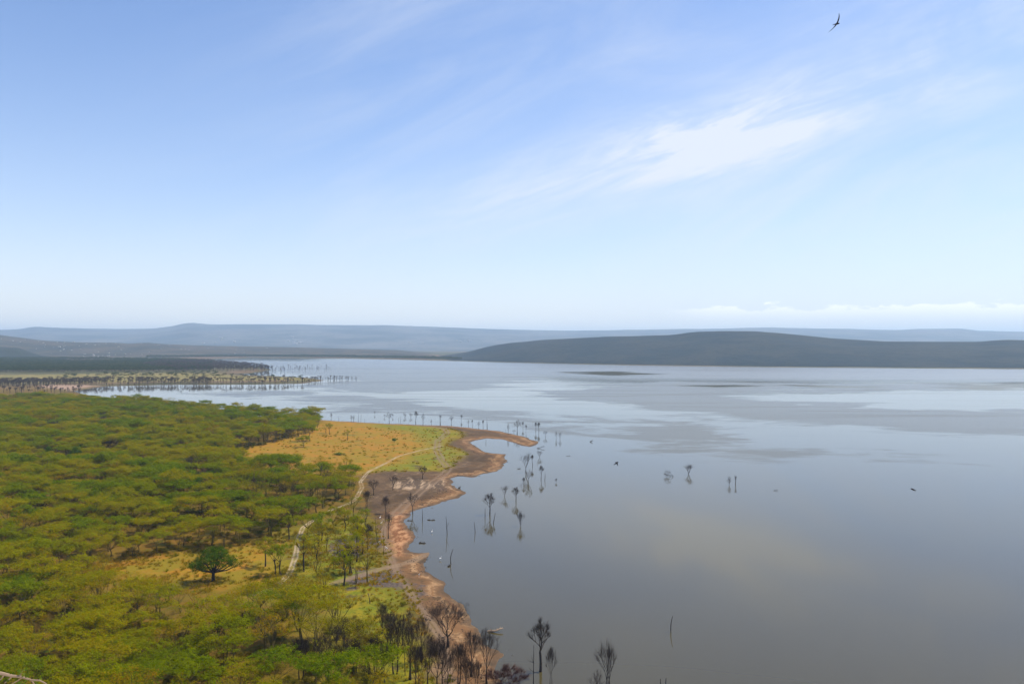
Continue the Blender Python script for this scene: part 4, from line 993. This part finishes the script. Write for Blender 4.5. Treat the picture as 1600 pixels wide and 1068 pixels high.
# scrub on the hill across the lake
gx, gy, gz = penG
rs = np.random.RandomState(8); ii = (rs.rand(15000) ** 2.5 * 30).astype(int); jj = rs.randint(8, gx.shape[1] - 8, 15000)
fr = rs.rand(15000, 2)
hx = gx[ii, jj] * (1 - fr[:, 0]) + gx[ii + 1, jj] * fr[:, 0]; hy = gy[ii, jj] * (1 - fr[:, 0]) + gy[ii + 1, jj] * fr[:, 0]; hz = gz[ii, jj] * (1 - fr[:, 0]) + gz[ii + 1, jj] * fr[:, 0]
hx = hx + (gx[ii, jj + 1] - gx[ii, jj]) * fr[:, 1]; hz = hz + (gz[ii, jj + 1] - gz[ii, jj]) * fr[:, 1]
kk = hz > .5


# drowned trunks one can tell apart off both far points
FT = [make_thing('drowned_tree', gen_bare(740 + i, 10 + i, 1.6 + .5 * i, .55, 1, 3, ['flat', 'up', 'vase'][i], 1.2, 1.6, 2.5), M_DBARK, M_FARTWIG) for i in range(3)]
t1 = world_pts([(410, 582), (520, 577.5), (512, 573.5), (420, 572.5)], 75, 11, 16)
t2 = world_pts([(300, 603), (470, 602), (506, 596.5), (560, 594.5), (556, 590.5), (500, 591), (470, 599.8), (300, 601.3)], 70, 12, 12)
t3 = world_pts([(150, 606), (300, 604), (300, 601.5), (170, 603.5)], 20, 13, 14)
gl = []
for arr, lb, gp in ((t1, 'drowned bare tree standing in the lake off the second far point', 'drowned trees off the second far point'), (t2, 'drowned bare tree standing along the tip of the first far point', 'drowned trees along the first far point'), (t3, 'drowned bare tree at the back of the small lagoon', 'drowned trees in the lagoon')):
    for x, y in arr: gl.append([gp, *PX(x, y), True, place(rg.choice(FT), x, y, rg.uniform(.55, 1.1), label=lb, cat='tree', group=gp, z=-.6, rnd=rg)])
row_labels(gl, 'dead tree', 12)

# a tiny far town and farm buildings
M_WALL = bark_material('pale_plaster', (0.5, 0.46, 0.4), (0.36, 0.32, 0.27)); M_ROOF = bark_material('sheet_roof', (0.36, 0.36, 0.37), (0.25, 0.2, 0.17))
def house_proto():
    root = bpy.data.objects.new('house', None); col.objects.link(root)
    w, d, h, rh = 7, 5, 4, 2.2
    link_mesh('wall', [(-w, -d, -4), (w, -d, -4), (w, d, -4), (-w, d, -4), (-w, -d, h), (w, -d, h), (w, d, h), (-w, d, h), (-w, 0, h + rh), (w, 0, h + rh)],
        [(0, 1, 5, 4), (2, 3, 7, 6), (1, 2, 6, 9, 5), (3, 0, 4, 8, 7)], M_WALL, root)
    e = .6
    link_mesh('roof', [(-w - e, -d - e, h - .1), (w + e, -d - e, h - .1), (w + e, 0, h + rh + .15), (-w - e, 0, h + rh + .15), (w + e, d + e, h - .1), (-w - e, d + e, h - .1),
                       (-w - e, -d - e, h + .15), (w + e, -d - e, h + .15), (w + e, 0, h + rh + .4), (-w - e, 0, h + rh + .4), (w + e, d + e, h + .15), (-w - e, d + e, h + .15)],
        [(0, 3, 2, 1), (3, 5, 4, 2), (6, 7, 8, 9), (9, 8, 10, 11), (0, 1, 7, 6), (5, 11, 10, 4), (0, 6, 9, 3), (3, 9, 11, 5), (1, 2, 8, 7), (2, 4, 10, 8)], M_ROOF, root)
    return root
hp = house_proto()
def on_grid(G, x, y):
    X, Y, Z = G; k = np.argmin((X - x) ** 2 + (Y - y) ** 2); return float(Z.ravel()[k])
gl = []
for i in range(70):
    px = rg.gauss(120, 75) if i < 45 else rg.uniform(-20, 420); D = rg.uniform(4950, 6600)
    x = (px - 800) / F * D; s = rg.uniform(.35, .8)
    zz = on_grid(footG, x, D) + 1
    gl.append(['houses of the far town', *PX(x, D, zz), True, place(hp, x, D, s, rg.uniform(0, 3.1), 'x', 'house', 'houses of the far town', z=zz, rnd=rg)])
row_labels(gl, 'tiny pale house', 14)
gl = []
def far_at(px, py): 
    # point of the mountain flank that the photo shows at (px, py)
    X, Y, Z = mtG; j = np.argmin(np.abs(X[0] / Y[0] * F + 800 - px)); i_ = np.argmin(np.abs(YH + (HC - Z[:91, j]) * F / Y[:91, j] - py)); return float(X[i_, j]), float(Y[i_, j]), float(Z[i_, j])
for (px, py, lb) in [(455, 527, 'bright white building high on the mountain flank'), (345, 529, 'pale building low on the mountain below its highest top')]:
    x, y, z = far_at(px, py); place(hp, x, y, 3.2, 0, lb, 'house', None, z=z, rnd=rg)
for i in range(26):
    px = rg.choice([rg.gauss(345, 14), rg.gauss(735, 12), rg.gauss(650, 12), rg.gauss(460, 14)]); x, y, z = far_at(px, rg.uniform(531, 537))
    gl.append(['the plain under the mountains', *PX(x, y, z), True, place(hp, x, y, rg.uniform(1.5, 3), rg.uniform(-.3, .3), 'x', 'house', 'buildings under the mountains', z=z, rnd=rg)])
row_labels(gl, 'tiny pale building', 13)
for (px, py, lb) in [(115, 553.5, 'white farmhouse beside a bare field at the near end of the town'), (93, 555, 'pale hut left of the white farmhouse')]:
    x, y = W(px, py); place(hp, x, y, 1.2, 0, lb, 'house', None, rnd=rg, z=on_grid(footG, x, y) if y > 4900 else None)

# ------------------------------------------------------------------ birds
M_BIRD = bark_material('dark_plumage', (0.012, 0.012, 0.018), (0.02, 0.018, 0.024)); M_EGRET = bark_material('white_plumage', (0.8, 0.78, 0.74), (0.7, 0.68, 0.62))
def swallow(px, py, D, size, wing1, wing2, head, label):
    """swift-like bird: spindle body, two tapering swept wings, forked tail; wing tips and head given as offsets in photo pixels"""
    s = D / F; V3 = lambda p, dy=0.: Vector((p[0] * s, dy, -p[1] * s)); b = MB()
    hd = V3(head); tail = -hd * 1.1
    b.tube([tail, tail * .6, tail * .1, hd * .5, hd * .8, hd], [.004 * size, .014 * size, .024 * size, .022 * size, .017 * size, .003 * size], 8)
    for k, off in ((wing1, -.05), (wing2, .05)):
        w = V3(k, off * 2); root_f = hd * .35; root_b = -hd * .35
        pr = []
        for t in (0, .25, .5, .75, 1):
            c = (root_f + root_b) * .5 * (1 - t) + w * t + hd * .35 * math.sin(math.pi * t)
            ch = (1 - t) ** .7 * .022 * size + .003
            ax = hd.normalized()
            pr.append((c + ax * ch, c + Vector((0, .006, .0)) , c - ax * ch, c - Vector((0, .006, 0))))
        b0 = len(b.v)
        for q in pr: b.v += [tuple(u) for u in q]
        for i in range(4):
            for j in range(4): b.f.append((b0 + i * 4 + j, b0 + i * 4 + (j + 1) % 4, b0 + i * 4 + 4 + (j + 1) % 4, b0 + i * 4 + 4 + j))
    side = hd.cross(Vector((0, 1, 0))).normalized()
    for sg in (-1, 1):
        b.tube([tail * .5, tail * 1.3 + side * sg * .012 * size], [.009 * size, .002], 4)
    o = b.build('swallow', M_BIRD, None, True); x = (px - 800) / F * D; z = HC + (YH - py) / F * D
    o.location = (x, D, z); tag(o, label, 'bird')
swallow(1308, 37, 14.0, .62, (0, -13), (-10, 10), (4.5, -1), 'dark swallow high in the sky at the upper right')
swallow(963, 723, 14.0, .5, (-4, -2.5), (2.5, 6), (3, -2), 'small dark swallow over the water right of the spit')
swallow(1426, 764, 12.0, .5, (-8, -2.5), (9, 5.5), (-3.5, -1.2), 'dark swallow with stretched wings low over the right of the lake')
def egret(px, py, label, k=1.0):
    x, y = W(px, py, 1.0); z = float(height(np.array([x]), np.array([y]))[0]); b = MB()
    b.tube([(-.42, 0, .62), (-.25, 0, .68), (0, 0, .74), (.2, 0, .8), (.32, 0, .86)], [.03, .12, .16, .12, .05], 8)
    b.tube([(.28, 0, .85), (.42, 0, 1.0), (.34, 0, 1.15), (.40, 0, 1.26), (.48, 0, 1.27)], [.05, .04, .035, .045, .03], 6)
    b.tube([(.47, 0, 1.27), (.68, 0, 1.23)], [.02, .005], 4)
    for sy in (-.05, .05): b.tube([(0, sy, .65), (-.04, sy, .34), (.02, sy, 0), (.12, sy, 0)], [.025, .014, .012, .01], 4)
    o = b.build('white_wading_bird', M_EGRET, None, True); o.location = (x, y, z); o.scale = (k, k, k); o.rotation_euler[2] = rg.uniform(0, 6.28); tag(o, label, 'bird')
for px, py, lb in [(594, 809.5, 'white bird on the dark mud, uppermost of a loose line of them'), (596, 818, 'white bird on the dark mud just below the uppermost one'), (578, 827, 'white bird at the left edge of the dark mud'),
                   (593, 848, 'white bird beside the end of the grass strip'), (604, 857, 'white bird close to the red-brown beach'), (655, 898, 'white bird on the brown shore below the muddy point'), (688, 870, 'white bird standing in shallow water off the muddy point'),
                   (675, 828, 'white bird on the water below the floating log')]:
    egret(px, py, lb, 1.25)

# ------------------------------------------------------------------ the bush on the cliff edge, its bleached branch in the lower left corner
root = bpy.data.objects.new('cliff_bush', None); col.objects.link(root)
D0 = 3.0; Cp = lambda px, py, d=0: Vector(((px - 800) / F * (D0 + d), D0 + d, HC - (py - YH) / F * (D0 + d)))
bpt = Cp(-60, 1042); gz0 = float(height(np.array([bpt.x - .3]), np.array([2.9]))[0])
root.location = (bpt.x - .3, 2.9, gz0); off = Vector(root.location)
tag(root, 'bush on the cliff edge with a bleached bare branch in the bottom left corner', 'bush')
b = MB(); rb_ = random.Random(4)
rel = lambda v: tuple(Vector(v) - off)
b.tube([(0, 0, -.1), (.05, 0, .6 * (bpt.z - gz0)), rel(bpt + Vector((-.2, 0, .02))), rel(bpt)], [.03, .022, .012, .009], 7)
main = [rel(Cp(*p)) for p in [(-60, 1042), (-20, 1047), (5, 1051), (20, 1054.5), (35, 1056), (50, 1061), (63, 1061.5), (72, 1066), (78, 1072)]]
b.tube(main, [.008, .0072, .0062, .005, .0042, .0035, .0028, .0022, .0016], 7)
for a, c, r0 in (((20, 1054.5), (8, 1066), .0035), ((30, 1055.5), (36, 1047), .0026), ((8, 1052), (-2, 1064), .003), ((36, 1056.5), (18, 1068), .0026), ((50, 1061), (56, 1072), .003)):
    b.tube([rel(Cp(*a)), rel(Cp((a[0] + c[0]) / 2 + 1, (a[1] + c[1]) / 2, .01)), rel(Cp(*c))], [r0, r0 * .8, r0 * .4], 5)
b.build('branch', M_PALEWOOD, root)
lf = MB()
for k in range(46):
    px = rb_.gauss(36, 9); py = rb_.uniform(1043, 1072) + abs(px - 40) * .2
    p = Cp(px, py, rb_.uniform(-.02, .08)); lf.leaf(Vector(rel(p)), rb_.uniform(.012, .022), Vector((rb_.gauss(0, .6), -.6, rb_.gauss(.5, .5))), rb_, .5)
for k in range(500):
    p = bpt + Vector((rb_.gauss(-.25, .16), rb_.gauss(0, .16), rb_.gauss(-.4, .22))); lf.leaf(Vector(rel(p)), rb_.uniform(.014, .026), Vector((rb_.gauss(0, 1), rb_.gauss(0, 1), rb_.gauss(.5, 1))), rb_, .5)
lf.build('leaves', leaf_material('bush_leaf_near', [(0.07, 0.12, 0.012), (0.10, 0.14, 0.012), (0.13, 0.16, 0.02)], .4, 30), root)

# ------------------------------------------------------------------ haze
ztop = 560.0
hz_ = MB(); xs, y0, y1, z0 = 27000, -400, 27000, -5.0
hv = [(-xs, y0, z0), (xs, y0, z0), (xs, y1, z0), (-xs, y1, z0), (-xs, y0, ztop), (xs, y0, ztop), (xs, y1, ztop), (-xs, y1, ztop)]
mh, q, out = new_mat('haze')
pv = q.node('ShaderNodeVolumePrincipled'); pv.inputs['Color'].default_value = (0.55, 0.765, 1.0, 1); pv.inputs['Density'].default_value = 6.2e-5; pv.inputs['Anisotropy'].default_value = 0.2
q.put(out.inputs['Volume'], pv.outputs[0])
haze = link_mesh('haze', hv, [(0, 3, 2, 1), (4, 5, 6, 7), (0, 1, 5, 4), (1, 2, 6, 5), (2, 3, 7, 6), (3, 0, 4, 7)], mh); tag(haze, kind='stuff')
